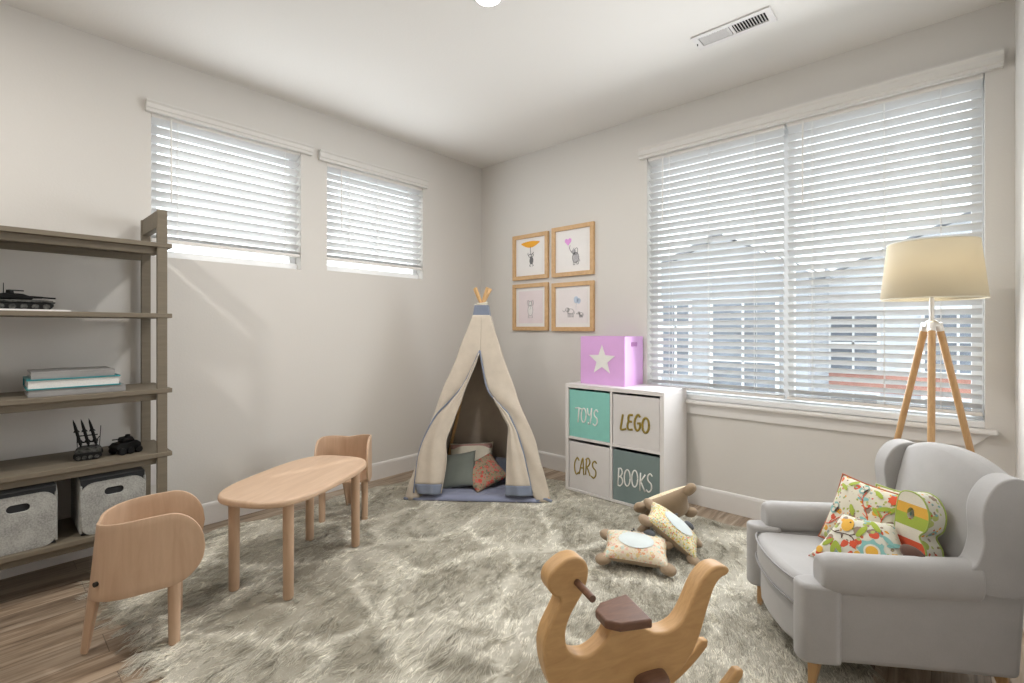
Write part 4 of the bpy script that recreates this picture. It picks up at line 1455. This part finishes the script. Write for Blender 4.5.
bin_(rx0, rx1, dz0, dz1, M['slate'], 'slate grey storage bin with white word BOOKS, bottom right of the cabinet', 'BOOKS', 1.685, 1.945, 0.135, 0.255, M['letter_white'], 0.0052)

# pink box with a white star
bx0, bx1, by0, by1, bz0, bh = 1.338, 1.700, -0.285, -0.020, CZ1, 0.345
pk = thing('toy_box', 'pink lilac box with a white star on top of the cabinet', 'box', ((bx0 + bx1) / 2, (by0 + by1) / 2, bz0))
w, d = (bx1 - bx0) / 2, (by1 - by0) / 2
fp = obj('front_panel', mbox(-w, w, -d, -d + 0.012, 0, bh), M['pink'], pk, bevel=0.001)
obj('back_panel', mbox(-w, w, d - 0.012, d, 0, bh), M['pink'], pk, bevel=0.001)
for s in (-1, 1):
    bm = plate_hole(B(), [(-d + 0.012, 0), (d - 0.012, 0), (d - 0.012, bh), (-d + 0.012, bh)], rrect(0.09, 0.032, 0.008, 3, 0, bh - 0.055), 0.012, 'x', s * (w - 0.006))
    obj('side_panel', bm, M['pink'], pk)
obj('bottom_panel', mbox(-w + 0.012, w - 0.012, -d + 0.012, d - 0.012, 0, 0.01), M['pink'], pk)
st = []
for k in range(10):
    r_ = 0.112 if k % 2 == 0 else 0.047
    a = pi / 2 + 2 * pi * k / 10
    st.append((r_ * cos(a), 0.175 + r_ * sin(a)))
obj('star', extrude(B(), st, 0.004, 'y', -d - 0.002), M['letter_white'], fp, bevel=0.001)

# ------------------------------------------------------------------ floor lamp
lp = thing('floor_lamp', 'tripod floor lamp with honey wood legs and linen drum shade', 'lamp', (3.290, -0.400, 0.0))
for ang in (150, 30, 270):
    a = radians(ang)
    top = Vector((0.024 * cos(a), 0.024 * sin(a), 1.215))
    bot = Vector((0.288 * cos(a), 0.288 * sin(a), 0.022 if ang == 270 else 0.004))
    lg = obj('leg', tube(B(), [bot, top.lerp(bot, 0.03)], [0.0115, 0.0145], 14), M['oak'], lp, auto=40)
    obj('ferrule', tube(B(), [top.lerp(bot, 0.03), top], [0.0152, 0.0152], 14), M['steel'], lg)
obj('stem', tube(B(), [(0, 0, 1.20), (0, 0, 1.36)], 0.009, 14), M['steel'], lp)
obj('hub', lathe(B(), [(0, 1.198), (0.03, 1.198), (0.032, 1.21), (0.012, 1.228), (0, 1.228)], 24), M['steel'], lp, smooth=True)
shd = obj('lamp_shade', lathe(B(), [(0.184, 1.322), (0.158, 1.572)], 64), M['shade'], lp, smooth=True, solid=0.002)
for r_, z_ in ((0.184, 1.322), (0.158, 1.572)):
    pts = [(r_ * cos(a), r_ * sin(a), z_) for a in [2 * pi * k / 48 for k in range(48)]]
    obj('shade_ring', tube(B(), pts, 0.0028, 6, closed=True), M['cream_cloth'], shd)
bm = B()
for k in range(3):
    a = 2 * pi * k / 3
    tube(bm, [(0, 0, 1.36), (0.178 * cos(a), 0.178 * sin(a), 1.345)], 0.002, 5)
obj('shade_spider', bm, M['steel'], lp)
obj('bulb', ellipsoid(B(), (0, 0, 1.43), (0.030, 0.030, 0.040), 16, 10), M['bulb'], lp, smooth=True)
pl = bpy.data.lights.new('lamp_light', 'POINT'); pl.energy = 1.0; pl.color = (1, 0.83, 0.58); pl.shadow_soft_size = 0.05
plo = bpy.data.objects.new('lamp_light', pl); COL.objects.link(plo); plo.location = (3.290, -0.400, 1.45)

# ------------------------------------------------------------------ armchair
AO, ATH = (3.1167, -1.0576), radians(-146.4)
arm = thing('armchair', 'small light grey wingback armchair by the right wall', 'armchair', (AO[0], AO[1], 0.0), ATH)
def aobj(name, bm, parent=arm, mat=None, bevel=0.02, bseg=4, **kw):
    return obj(name, bm, mat or M['sofa'], parent, bevel=bevel, bseg=bseg, auto=50, **kw)
# seat base with a bowed front
base = [(-0.30, -0.25), (-0.30, 0.25), (0.26, 0.25), (0.300, 0.19), (0.328, 0.10), (0.336, 0), (0.328, -0.10), (0.300, -0.19), (0.26, -0.25)]
aobj('seat_base', extrude(B(), base, 0.13, 'z', 0.165), bevel=0.018)
# seat cushion, T shaped with rounded front
cu = spline([(-0.20, -0.185), (-0.20, 0.185), (0.10, 0.192), (0.22, 0.20), (0.305, 0.192), (0.336, 0.11), (0.345, 0), (0.336, -0.11), (0.305, -0.192), (0.22, -0.20), (0.10, -0.192)], 4)
sc = aobj('seat_cushion', extrude(B(), cu, 0.115, 'z', 0.287), bevel=0.030, bseg=5)
for z_ in (0.255, 0.335):
    ptsp = [(x * 1.0 + (0.004 if x > 0 else 0), y * 1.01, z_) for x, y in cu]
    obj('cushion_piping', tube(B(), ptsp, 0.0035, 6, closed=True), M['piping'], sc, smooth=True)
for s in (1, -1):
    # one upholstered side: outline in x-z, extruded across y
    prof = [(-0.300, 0.105), (0.302, 0.105), (0.320, 0.14), (0.322, 0.30), (0.310, 0.340), (0.05, 0.36), (-0.17, 0.38), (-0.19, 0.44), (-0.315, 0.48), (-0.318, 0.40)]
    bm = extrude(B(), prof, 0.058, 'y', s * 0.234)
    aobj('side_panel', bm, bevel=0.022)
    # front post roll
    bm = B()
    pr = spline([(0.22, 0.194 * s), (0.290, 0.192 * s), (0.330, 0.208 * s), (0.338, 0.240 * s), (0.322, 0.270 * s), (0.27, 0.277 * s), (0.21, 0.268 * s)], 4)
    extrude(bm, pr, 0.255, 'z', 0.2325)
    aobj('front_post', bm, bevel=0.016)
    # arm roll
    rows = []
    bm = B()
    for k in range(15):
        x = 0.272 - 0.46 * k / 14
        lift = 0.010 * (k / 14) ** 2 * 1.0
        rr = 1.0 if 0 < k else 0.82
        ring = []
        for q in range(20):
            a = 2 * pi * q / 20
            yy, zz = cos(a), sin(a)
            yy = math.copysign(abs(yy) ** 0.8, yy) * 0.046 * rr
            zz = math.copysign(abs(zz) ** 0.8, zz) * 0.063 * rr
            ring.append(bm.verts.new((x - (0.006 if k == 0 else 0) + (0.006 if k == 0 else 0), s * (0.240 + yy), 0.390 + lift + zz)))
        rows.append(ring)
    for a_, b_ in zip(rows, rows[1:]):
        for q in range(20):
            bm.faces.new((a_[q], a_[(q + 1) % 20], b_[(q + 1) % 20], b_[q]))
    bm.faces.new(rows[0][::-1]); bm.faces.new(rows[-1])
    aobj('arm_roll', bm, bevel=0.010)
    # wing: curved thick lobe
    wp = spline([(-0.120, 0.42), (-0.165, 0.46), (-0.185, 0.53), (-0.180, 0.61), (-0.190, 0.665), (-0.222, 0.712), (-0.265, 0.730), (-0.305, 0.722), (-0.328, 0.68), (-0.328, 0.50), (-0.315, 0.38), (-0.20, 0.365)], 4)
    bm = extrude(B(), wp, 0.070, 'y', s * 0.240)
    for v in bm.verts:      # wings flare outward toward their front edge
        f = max(0, (v.co.x + 0.26) / 0.12) * max(0, (v.co.z - 0.42) / 0.3)
        v.co.y += s * 0.010 * f
    aobj('wing', bm, bevel=0.026, bseg=5)
# backrest: arched, reclined, padded
bm = B()
nu, nv = 18, 14
hwid = 0.214
fr, bk = {}, {}
for i in range(nu + 1):
    for j in range(nv + 1):
        u, v = -1 + 2 * i / nu, j / nv
        topz = 0.772 - 0.055 * u * u
        z = 0.30 + (topz - 0.30) * v
        y = u * hwid
        rec = -0.020 - 0.085 * v
        pad = 0.034 * (1 - u * u * 0.8) * (1 - (2 * v - 1) ** 4 * 0.8)
        fr[i, j] = bm.verts.new((-0.155 + rec + pad, y, z))
        bk[i, j] = bm.verts.new((-0.315 - 0.020 * v, y * 1.05, 0.11 + (topz - 0.015 - 0.11) * v))
for i in range(nu):
    for j in range(nv):
        bm.faces.new((fr[i, j], fr[i + 1, j], fr[i + 1, j + 1], fr[i, j + 1]))
        bm.faces.new((bk[i, j], bk[i, j + 1], bk[i + 1, j + 1], bk[i + 1, j]))
for i in range(nu):
    bm.faces.new((fr[i, nv], fr[i + 1, nv], bk[i + 1, nv], bk[i, nv]))
    bm.faces.new((fr[i, 0], bk[i, 0], bk[i + 1, 0], fr[i + 1, 0]))
for j in range(nv):
    bm.faces.new((fr[0, j], fr[0, j + 1], bk[0, j + 1], bk[0, j]))
    bm.faces.new((fr[nu, j], bk[nu, j], bk[nu, j + 1], fr[nu, j + 1]))
aobj('backrest', bm, bevel=0.022, bseg=4)
for x, y, dx in ((0.275, 0.235, 0.012), (0.275, -0.235, 0.012), (-0.275, 0.215, -0.020), (-0.275, -0.215, -0.020)):
    zlo = 0.014
    bm = tube(B(), [(x + dx, y, zlo), (x, y * 0.99, 0.108)], [0.013, 0.026], 4)
    obj('leg', bm, M['oak'], arm, bevel=0.003)

# cushions on the armchair
def print_shapes(parent, w, h, t, shapes, mats, tri=None):
    """printed motifs that follow the bulge of the cushion front; shape = (kind, cx, cy, size, angle, material slot)"""
    bm = B()
    def Z(x, y, k):
        u, v = max(-1, min(1, x / (w / 2))), max(-1, min(1, y / (h / 2)))
        if tri is not None: u = max(-1, min(1, u / (1 - tri * (v + 1) / 2)))
        return t / 2 * max(0.0, (1 - abs(u) ** 2.6) * (1 - abs(v) ** 2.6)) ** 0.55 + 0.0012 + 0.0007 * k
    for n_, (kind, cx, cy, sz, ang, mi) in enumerate(shapes):
        lay = n_ % 4
        ca, sa = cos(radians(ang)), sin(radians(ang))
        if kind == 'branch':
            pts = [(cx + ca * q * sz - sa * 0.12 * sz * sin(q * 5), cy + sa * q * sz + ca * 0.12 * sz * sin(q * 5)) for q in [k / 8 - 0.5 for k in range(9)]]
            tube(bm, [(x, y, Z(x, y, 0)) for x, y in pts], 0.0016, 5, mi=mi)
            for k in (2, 4, 6):
                x, y = pts[k]
                a2 = radians(ang + (50 if k % 4 else -50))
                tw = [(x + cos(a2) * sz * 0.2 * q, y + sin(a2) * sz * 0.2 * q) for q in (0, 0.5, 1)]
                tube(bm, [(a, b, Z(a, b, 0)) for a, b in tw], 0.0013, 5, mi=mi)
            continue
        m_ = 24
        rows = []
        for i in range(1, 5):
            row = []
            for k in range(m_):
                a = 2 * pi * k / m_
                r_ = {'dot': 1.0, 'flower': 1.0 + 0.16 * cos(8 * a), 'leaf': 1.0, 'owl': 1.0}[kind] * sz * i / 4
                sx_, sy_ = {'dot': (1, 1), 'flower': (1, 1), 'leaf': (1, 0.36), 'owl': (0.75, 1)}[kind]
                x, y = r_ * cos(a) * sx_, r_ * sin(a) * sy_
                X, Y = cx + x * ca - y * sa, cy + x * sa + y * ca
                row.append(bm.verts.new((X, Y, Z(X, Y, lay))))
            rows.append(row)
        c0 = bm.verts.new((cx, cy, Z(cx, cy, lay)))
        for k in range(m_):
            bm.faces.new((c0, rows[0][k], rows[0][(k + 1) % m_])).material_index = mi
            for a_, b_ in zip(rows, rows[1:]):
                bm.faces.new((a_[k], b_[k], b_[(k + 1) % m_], a_[(k + 1) % m_])).material_index = mi
    cov = [c for c in parent.children if c.name.startswith('cover')][0]
    obj('printed_motifs', bm, mats, cov, smooth=True)
MOT = [M['teal_cloth'], M['yellow_cloth'], M['red_cloth'], M['green_cloth'], M['choc'], M['cream_cloth']]
def owl(cx, cy, s_, body):
    return [('owl', cx, cy, s_, -10, body), ('dot', cx - s_ * .3, cy + s_ * .4, s_ * .3, 0, 5), ('dot', cx + s_ * .3, cy + s_ * .4, s_ * .3, 0, 5), ('dot', cx - s_ * .3, cy + s_ * .4, s_ * .13, 0, 4),
            ('dot', cx + s_ * .3, cy + s_ * .4, s_ * .13, 0, 4), ('leaf', cx, cy + s_ * .1, s_ * .16, 90, 1), ('leaf', cx + s_ * .55, cy - s_ * .2, s_ * .5, 70, 4), ('dot', cx, cy - s_ * .4, s_ * .3, 0, 5)]
def A2W(x, y, z):
    c_, s_ = cos(ATH), sin(ATH)
    return (AO[0] + x * c_ - y * s_, AO[1] + x * s_ + y * c_, z)
sq = cushion('printed_cushion', 'square bird and branch print cushion with red piping leaning upright on the seat', A2W(-0.020, -0.045, 0.470), facing(0, radians(26), radians(-3), ATH + 0.50), 0.27, 0.27, 0.10, [M['print_a']], piping=M['red_piping'])
cushion('printed_cushion', 'cream printed cushion mostly hidden behind the letter cushion', A2W(-0.125, -0.015, 0.475), facing(0, radians(16), radians(6), ATH + 0.30), 0.23, 0.23, 0.06, [M['print_a']], piping=M['green_piping'])
fc = cushion('printed_cushion', 'flower and owl print cushion with a dark tip, frontmost on the seat', A2W(0.050, 0.085, 0.425), facing(0, radians(36), radians(4), ATH + 0.80), 0.34, 0.19, 0.09, [M['print_b']], tri=0.55)
obj('dark_tip', ellipsoid(B(), (0.142, -0.004, 0.036), (0.040, 0.024, 0.020), 14, 8, Matrix.Rotation(-0.5, 4, 'Z')), M['choc'], fc, smooth=True)

def letter_cushion():
    t = thing('letter_cushion', 'striped letter R shaped cushion with printed sides standing on the seat', 'cushion', A2W(-0.088, 0.118, 0.352))
    t.scale = (1.0, 1.0, 1.0)
    t.rotation_euler = (radians(-8), 0, radians(-36))
    # outline in local x-z: front face toward -y
    W_, D_ = 0.060, 0.075
    out = spline([(-0.052, 0.0), (-0.052, 0.10), (-0.050, 0.190), (-0.020, 0.212), (0.025, 0.205), (0.052, 0.170), (0.050, 0.130), (0.030, 0.105), (0.052, 0.080), (0.060, 0.045), (0.060, 0.0), (0.022, -0.002), (0.010, 0.002), (-0.015, 0.0)], 4)
    out = [(x * 1.02, z * 1.28) for x, z in out]
    hole = ell(-0.004, 0.200, 0.012, 0.020, 12)[:-1]
    bm = plate_hole(B(), out, hole, D_, 'y', 0)
    bands = [(0.232, 1), (0.197, 2), (0.155, 3), (0.115, 1), (0.060, 4), (-1, 5)]
    # cut the front face into horizontal bands
    for z_, _ in bands[:-1]:
        bmesh.ops.bisect_plane(bm, geom=bm.verts[:] + bm.edges[:] + bm.faces[:], plane_co=(0, 0, z_), plane_no=(0, 0, 1))
    for f in bm.faces:
        f.normal_update()
        if abs(f.normal.y) > 0.9:
            zc = f.calc_center_median().z
            for z_, mi in bands:
                if zc > z_:
                    f.material_index = mi
                    break
    o = obj('cover', bm, [M['print_b'], M['cream_cloth'], M['yellow_cloth'], M['green_cloth'], M['red_cloth'], M['teal_cloth']], t, bevel=0.010, bseg=4, auto=60)
    for s in (-1, 1):
        obj('piping', tube(B(), [(x, s * (D_ / 2 - 0.002), z) for x, z in out], 0.003, 6, closed=True), M['green_piping'], t, smooth=True)
letter_cushion()
print_shapes(sq, 0.27, 0.27, 0.10, owl(-0.09, -0.005, 0.024, 0) + owl(-0.015, 0.10, 0.020, 0) + [
    ('branch', 0.02, 0.03, 0.13, 100, 2), ('branch', 0.09, -0.03, 0.17, 78, 2), ('branch', -0.07, -0.05, 0.10, 20, 2), ('leaf', 0.075, 0.055, 0.022, 30, 3), ('leaf', 0.06, 0.035, 0.022, -30, 3),
    ('leaf', 0.10, 0.065, 0.020, 60, 3), ('leaf', -0.06, 0.11, 0.020, 40, 3), ('leaf', -0.085, 0.085, 0.020, -30, 3), ('leaf', 0.0, 0.065, 0.020, 10, 0), ('leaf', 0.035, -0.01, 0.022, -20, 0),
    ('flower', 0.09, 0.10, 0.018, 0, 2), ('leaf', -0.02, 0.01, 0.022, 120, 3), ('leaf', 0.04, 0.10, 0.020, 150, 3)], MOT)
print_shapes(fc, 0.34, 0.19, 0.09, [('flower', 0.035, -0.030, 0.038, 0, 0), ('dot', 0.035, -0.030, 0.024, 0, 5), ('dot', 0.035, -0.030, 0.018, 0, 1)] + owl(-0.045, 0.045, 0.026, 1) + [
    ('branch', -0.06, 0.01, 0.09, -30, 4), ('leaf', -0.10, -0.03, 0.022, 40, 3), ('leaf', -0.08, -0.045, 0.022, 80, 3), ('leaf', -0.065, -0.04, 0.022, 120, 3), ('leaf', 0.0, 0.03, 0.026, 60, 3),
    ('leaf', 0.035, 0.06, 0.024, -50, 3), ('dot', -0.125, -0.06, 0.012, 0, 1), ('flower', 0.10, -0.03, 0.014, 0, 1), ('leaf', 0.075, 0.02, 0.020, -40, 0), ('leaf', 0.09, 0.01, 0.020, 30, 0),
    ('flower', -0.02, -0.02, 0.012, 0, 2), ('leaf', -0.03, -0.06, 0.018, 60, 2), ('dot', -0.005, -0.05, 0.010, 0, 1)], MOT, 0.55)

# ------------------------------------------------------------------ animal cushions on the rug
def animal_cushion(label, loc, rot, w, h, t_, prt, patch=True, mats=None):
    t = thing('animal_cushion', label, 'cushion', loc)
    t.rotation_euler = rot
    bm = pillow(B(), w, h, t_, 20, 0.09)
    for f in bm.faces:
        f.material_index = 0
    # belly cloth below, print above
    for f in bm.faces:
        f.normal_update()
        if f.calc_center_median().z < -0.001: f.material_index = 1
    body = obj('body', bm, [prt, M['brown_cloth']], t, smooth=True)
    if patch:
        bm = B()
        n = 20
        rows = []
        for i in range(9):
            r_ = i / 8
            row = []
            for k in range(n):
                a = 2 * pi * k / n
                x, y = 0.0 + r_ * w * 0.27 * cos(a), -0.01 + r_ * h * 0.26 * sin(a)
                u, v = x / (w / 2), y / (h / 2)
                z = t_ / 2 * max(0.0, (1 - abs(u) ** 2.6) * (1 - abs(v) ** 2.6)) ** 0.55 + 0.0015
                row.append(bm.verts.new((x, y, z)))
            rows.append(row)
        for a_, b_ in zip(rows, rows[1:]):
            for k in range(n):
                bm.faces.new((a_[k], a_[(k + 1) % n], b_[(k + 1) % n], b_[k]))
        obj('tummy_patch', bm, M['pale_blue_cloth'], body, smooth=True)
    for sx, sy in ((1, 1), (1, -1), (-1, 1), (-1, -1)):
        m_ = Matrix.Rotation(atan2(sy * h, sx * w), 4, 'Z')
        bm = ellipsoid(B(), (sx * w * 0.47, sy * h * 0.43, -t_ * 0.16), (0.042, 0.032, 0.023), 16, 10, m_, power=0.8)
        obj('paw', bm, M['brown_cloth'], t, smooth=True)
    nz_ = ellipsoid(B(), (w * 0.20, h * 0.30, t_ * 0.40), (0.030, 0.024, 0.019), 14, 10)
    obj('nose', nz_, M['dark_cloth'], t, smooth=True)
    for dx in (-0.010, 0.010):
        obj('eye', ellipsoid(B(), (-w * 0.06 + dx * 0.4, h * 0.34 + dx, t_ * 0.40), (0.006, 0.006, 0.006), 8, 6), M['dark_cloth'], t, smooth=True)
    return t
camdir = radians(42.1)
animal_cushion('animal cushion with peach print lying flat in front of the other two', (2.178, -1.040, 0.085), (radians(9), radians(2), camdir + radians(-16)), 0.32, 0.24, 0.11, M['print_turtle_a'])
animal_cushion('animal cushion with bright dotted print leaning between the other two', (2.262, -0.790, 0.125), (radians(4), radians(36), camdir + radians(-20)), 0.31, 0.24, 0.11, M['print_turtle_b'])
animal_cushion('animal cushion with brown belly showing, the one nearest the cabinet', (2.130, -0.600, 0.155), (radians(-60), radians(-18), camdir + radians(5)), 0.32, 0.24, 0.11, M['print_turtle_c'], patch=False)

# ------------------------------------------------------------------ rocking dinosaur
DO, DTH = (2.575, -2.187), radians(62.1)
dn = thing('rocking_dinosaur', 'honey plywood rocking dinosaur in the foreground on the rug', 'rocking toy', (DO[0], DO[1], 0.0), DTH)
DYC = 0.028     # near face at local y=0
out = [(-0.056, 0.500), (-0.050, 0.530), (-0.025, 0.551), (0.005, 0.564), (0.038, 0.562), (0.060, 0.545), (0.067, 0.518), (0.061, 0.487), (0.046, 0.457), (0.017, 0.417), (0.000, 0.380), (-0.003, 0.345), (0.006, 0.315), (0.024, 0.298), (0.048, 0.289), (0.071, 0.288), (0.100, 0.300), (0.127, 0.322), (0.140, 0.345), (0.170, 0.348), (0.240, 0.328), (0.275, 0.308), (0.304, 0.299), (0.335, 0.297), (0.371, 0.308), (0.398, 0.335), (0.422, 0.374), (0.450, 0.420), (0.485, 0.450), (0.520, 0.458), (0.552, 0.450), (0.562, 0.436), (0.552, 0.425), (0.528, 0.418), (0.505, 0.396), (0.488, 0.360), (0.471, 0.318), (0.452, 0.268), (0.427, 0.221), (0.385, 0.175), (0.337, 0.140), (0.330, 0.075), (0.250, 0.070), (0.235, 0.120), (0.150, 0.120), (0.130, 0.070), (0.050, 0.075), (0.040, 0.130), (0.000, 0.160), (-0.035, 0.205), (-0.060, 0.265), (-0.070, 0.330), (-0.060, 0.375), (-0.038, 0.415), (-0.020, 0.448), (-0.022, 0.462), (-0.040, 0.472)]
bm = extrude(B(), spline(out, 3), 0.056, 'y', DYC)
bd = obj('body', bm, M['ply'], dn, bevel=0.007, bseg=3, auto=40)
# seat
sp_ = [(0.100, DYC), (0.108, DYC - 0.050), (0.155, DYC - 0.085), (0.245, DYC - 0.068), (0.245, DYC + 0.068), (0.155, DYC + 0.085), (0.108, DYC + 0.050)]
sp_ = [(0.118, DYC - 0.028), (0.150, DYC - 0.056), (0.246, DYC - 0.070), (0.252, DYC + 0.070), (0.150, DYC + 0.056), (0.118, DYC + 0.028)]
bm = extrude(B(), sp_, 0.026, 'z', 0.362)
obj('seat', bm, M['walnut'], dn, bevel=0.006, bseg=3)
# handle dowel right through the head
obj('handle', tube(B(), [(0.030, DYC - 0.115, 0.497), (0.030, DYC + 0.115, 0.497)], 0.0095, 16), M['walnut'], dn, bevel=0.001)
# foot rests
obj('foot_rest', ellipsoid(B(), (0.265, DYC, 0.178), (0.055, 0.085, 0.022), 24, 12, power=0.7), M['walnut'], dn, smooth=True)
# rockers
R_ = 0.62
for y in (DYC - 0.073, DYC + 0.073):
    o_, o2 = [], []
    Rr, cxr = 0.50, 0.22
    A0, A1 = radians(36), radians(42.5)
    for k in range(33):
        a = -A0 + (A1 + A0) * k / 32
        o_.append((cxr + Rr * sin(a), 0.016 + Rr - Rr * cos(a)))
        o2.insert(0, (cxr + (Rr - 0.034) * sin(a), 0.016 + Rr - (Rr - 0.034) * cos(a)))
    cap1 = (cxr + (Rr - 0.012) * sin(A1 + 0.03), 0.016 + Rr - (Rr - 0.012) * cos(A1 + 0.03))
    cap2 = (cxr - (Rr - 0.012) * sin(A0 + 0.03), 0.016 + Rr - (Rr - 0.012) * cos(A0 + 0.03))
    bm = extrude(B(), o_ + [cap1] + o2 + [cap2], 0.026, 'y', y)
    obj('rocker', bm, M['ply'], dn, bevel=0.006, bseg=3, auto=40)
for x in (0.09, 0.29):
    obj('cross_bar', tube(B(), [(x, DYC - 0.085, 0.062), (x, DYC + 0.085, 0.062)], 0.012, 12), M['ply'], dn)

# ------------------------------------------------------------------ outside
gd = obj('outside_ground', mbox(-30, 30, -30, 40, -3.9, -3.6), M['ground'])
gd['kind'] = 'structure'
def house(name, label, x0, x1, y, zt, peak, wallm, wins, brick_z=None, depth=2.4, px=None, ext=None):
    t = thing(name, label, 'building', ((x0 + x1) / 2, y, -3.6))
    ox_, oz_ = (x0 + x1) / 2, -3.6
    bm = B()
    box(bm, x0 - ox_, x1 - ox_, 0, depth, 0, zt - oz_)
    wl = obj('wall', bm, wallm, t)
    px_ = (x0 + x1) / 2 if px is None else px
    rf = B()
    ov = 0.35
    ex0, ex1 = (x0 - ov, x1 + ov)
    pts = [(ex0 - ox_, zt - oz_ - 0.12), (px_ - ox_, peak - oz_), (ex1 - ox_, zt - oz_ - 0.12), (ex1 - ox_, zt - oz_ + 0.02), (px_ - ox_, peak - oz_ + 0.16), (ex0 - ox_, zt - oz_ + 0.02)]
    extrude(rf, pts, depth + 0.8, 'y', depth / 2)
    obj('roof', rf, M['roof'], t)
    fb = B()
    extrude(fb, pts, 0.06, 'y', -0.42)
    obj('fascia', fb, M['out_trim'], t)
    gb = B()
    extrude(gb, [(x0 - ox_, zt - oz_), (x1 - ox_, zt - oz_), (px_ - ox_, peak - oz_ - 0.05)], 0.1, 'y', 0.05)
    obj('gable', gb, M['siding_pale'], t)
    if brick_z:
        obj('brick_band', mbox(x0 - ox_ - 0.01, x1 - ox_ + 0.01, -0.06, 0.0, brick_z[0] - oz_, brick_z[1] - oz_), M['brick'], t)
    for (a0, a1, q0, q1, nx_, nz_) in wins:
        w_ = B()
        f = 0.07
        box(w_, a0 - f - ox_, a1 + f - ox_, -0.10, -0.02, q0 - f - oz_, q0 - oz_)
        box(w_, a0 - f - ox_, a1 + f - ox_, -0.10, -0.02, q1 - oz_, q1 + f - oz_)
        box(w_, a0 - f - ox_, a0 - ox_, -0.10, -0.02, q0 - oz_, q1 - oz_)
        box(w_, a1 - ox_, a1 + f - ox_, -0.10, -0.02, q0 - oz_, q1 - oz_)
        for k in range(1, nx_):
            m0 = a0 + (a1 - a0) * k / nx_
            box(w_, m0 - 0.025 - ox_, m0 + 0.025 - ox_, -0.09, -0.03, q0 - oz_, q1 - oz_)
        for k in range(1, nz_):
            m0 = q0 + (q1 - q0) * k / nz_
            box(w_, a0 - ox_, a1 - ox_, -0.09, -0.03, m0 - 0.025 - oz_, m0 + 0.025 - oz_)
        wf = obj('window', w_, M['out_trim'], t)
        obj('pane', mbox(a0 - ox_, a1 - ox_, -0.05, -0.03, q0 - oz_, q1 - oz_), M['out_glass'], wf)
    return t
house('neighbour_house', 'grey gabled house seen through the left blind of the big window', -3.2, 1.1, 9.0, 2.45, 3.5, M['siding'],
      [(-2.25, -1.55, 0.0, 1.85, 2, 3), (-0.95, 0.45, -0.3, 1.85, 2, 3), (-0.95, 0.45, -2.9, -1.2, 2, 2)], px=-0.75)
def far(x0, x1, z0, z1, *r):
    k = 1.36
    return (3.336 + (x0 - 3.336) * k, 3.336 + (x1 - 3.336) * k, 1.19 + (z0 - 1.19) * k, 1.19 + (z1 - 1.19) * k) + r
f0 = far(1.3, 6.4, 2.15, 3.3)
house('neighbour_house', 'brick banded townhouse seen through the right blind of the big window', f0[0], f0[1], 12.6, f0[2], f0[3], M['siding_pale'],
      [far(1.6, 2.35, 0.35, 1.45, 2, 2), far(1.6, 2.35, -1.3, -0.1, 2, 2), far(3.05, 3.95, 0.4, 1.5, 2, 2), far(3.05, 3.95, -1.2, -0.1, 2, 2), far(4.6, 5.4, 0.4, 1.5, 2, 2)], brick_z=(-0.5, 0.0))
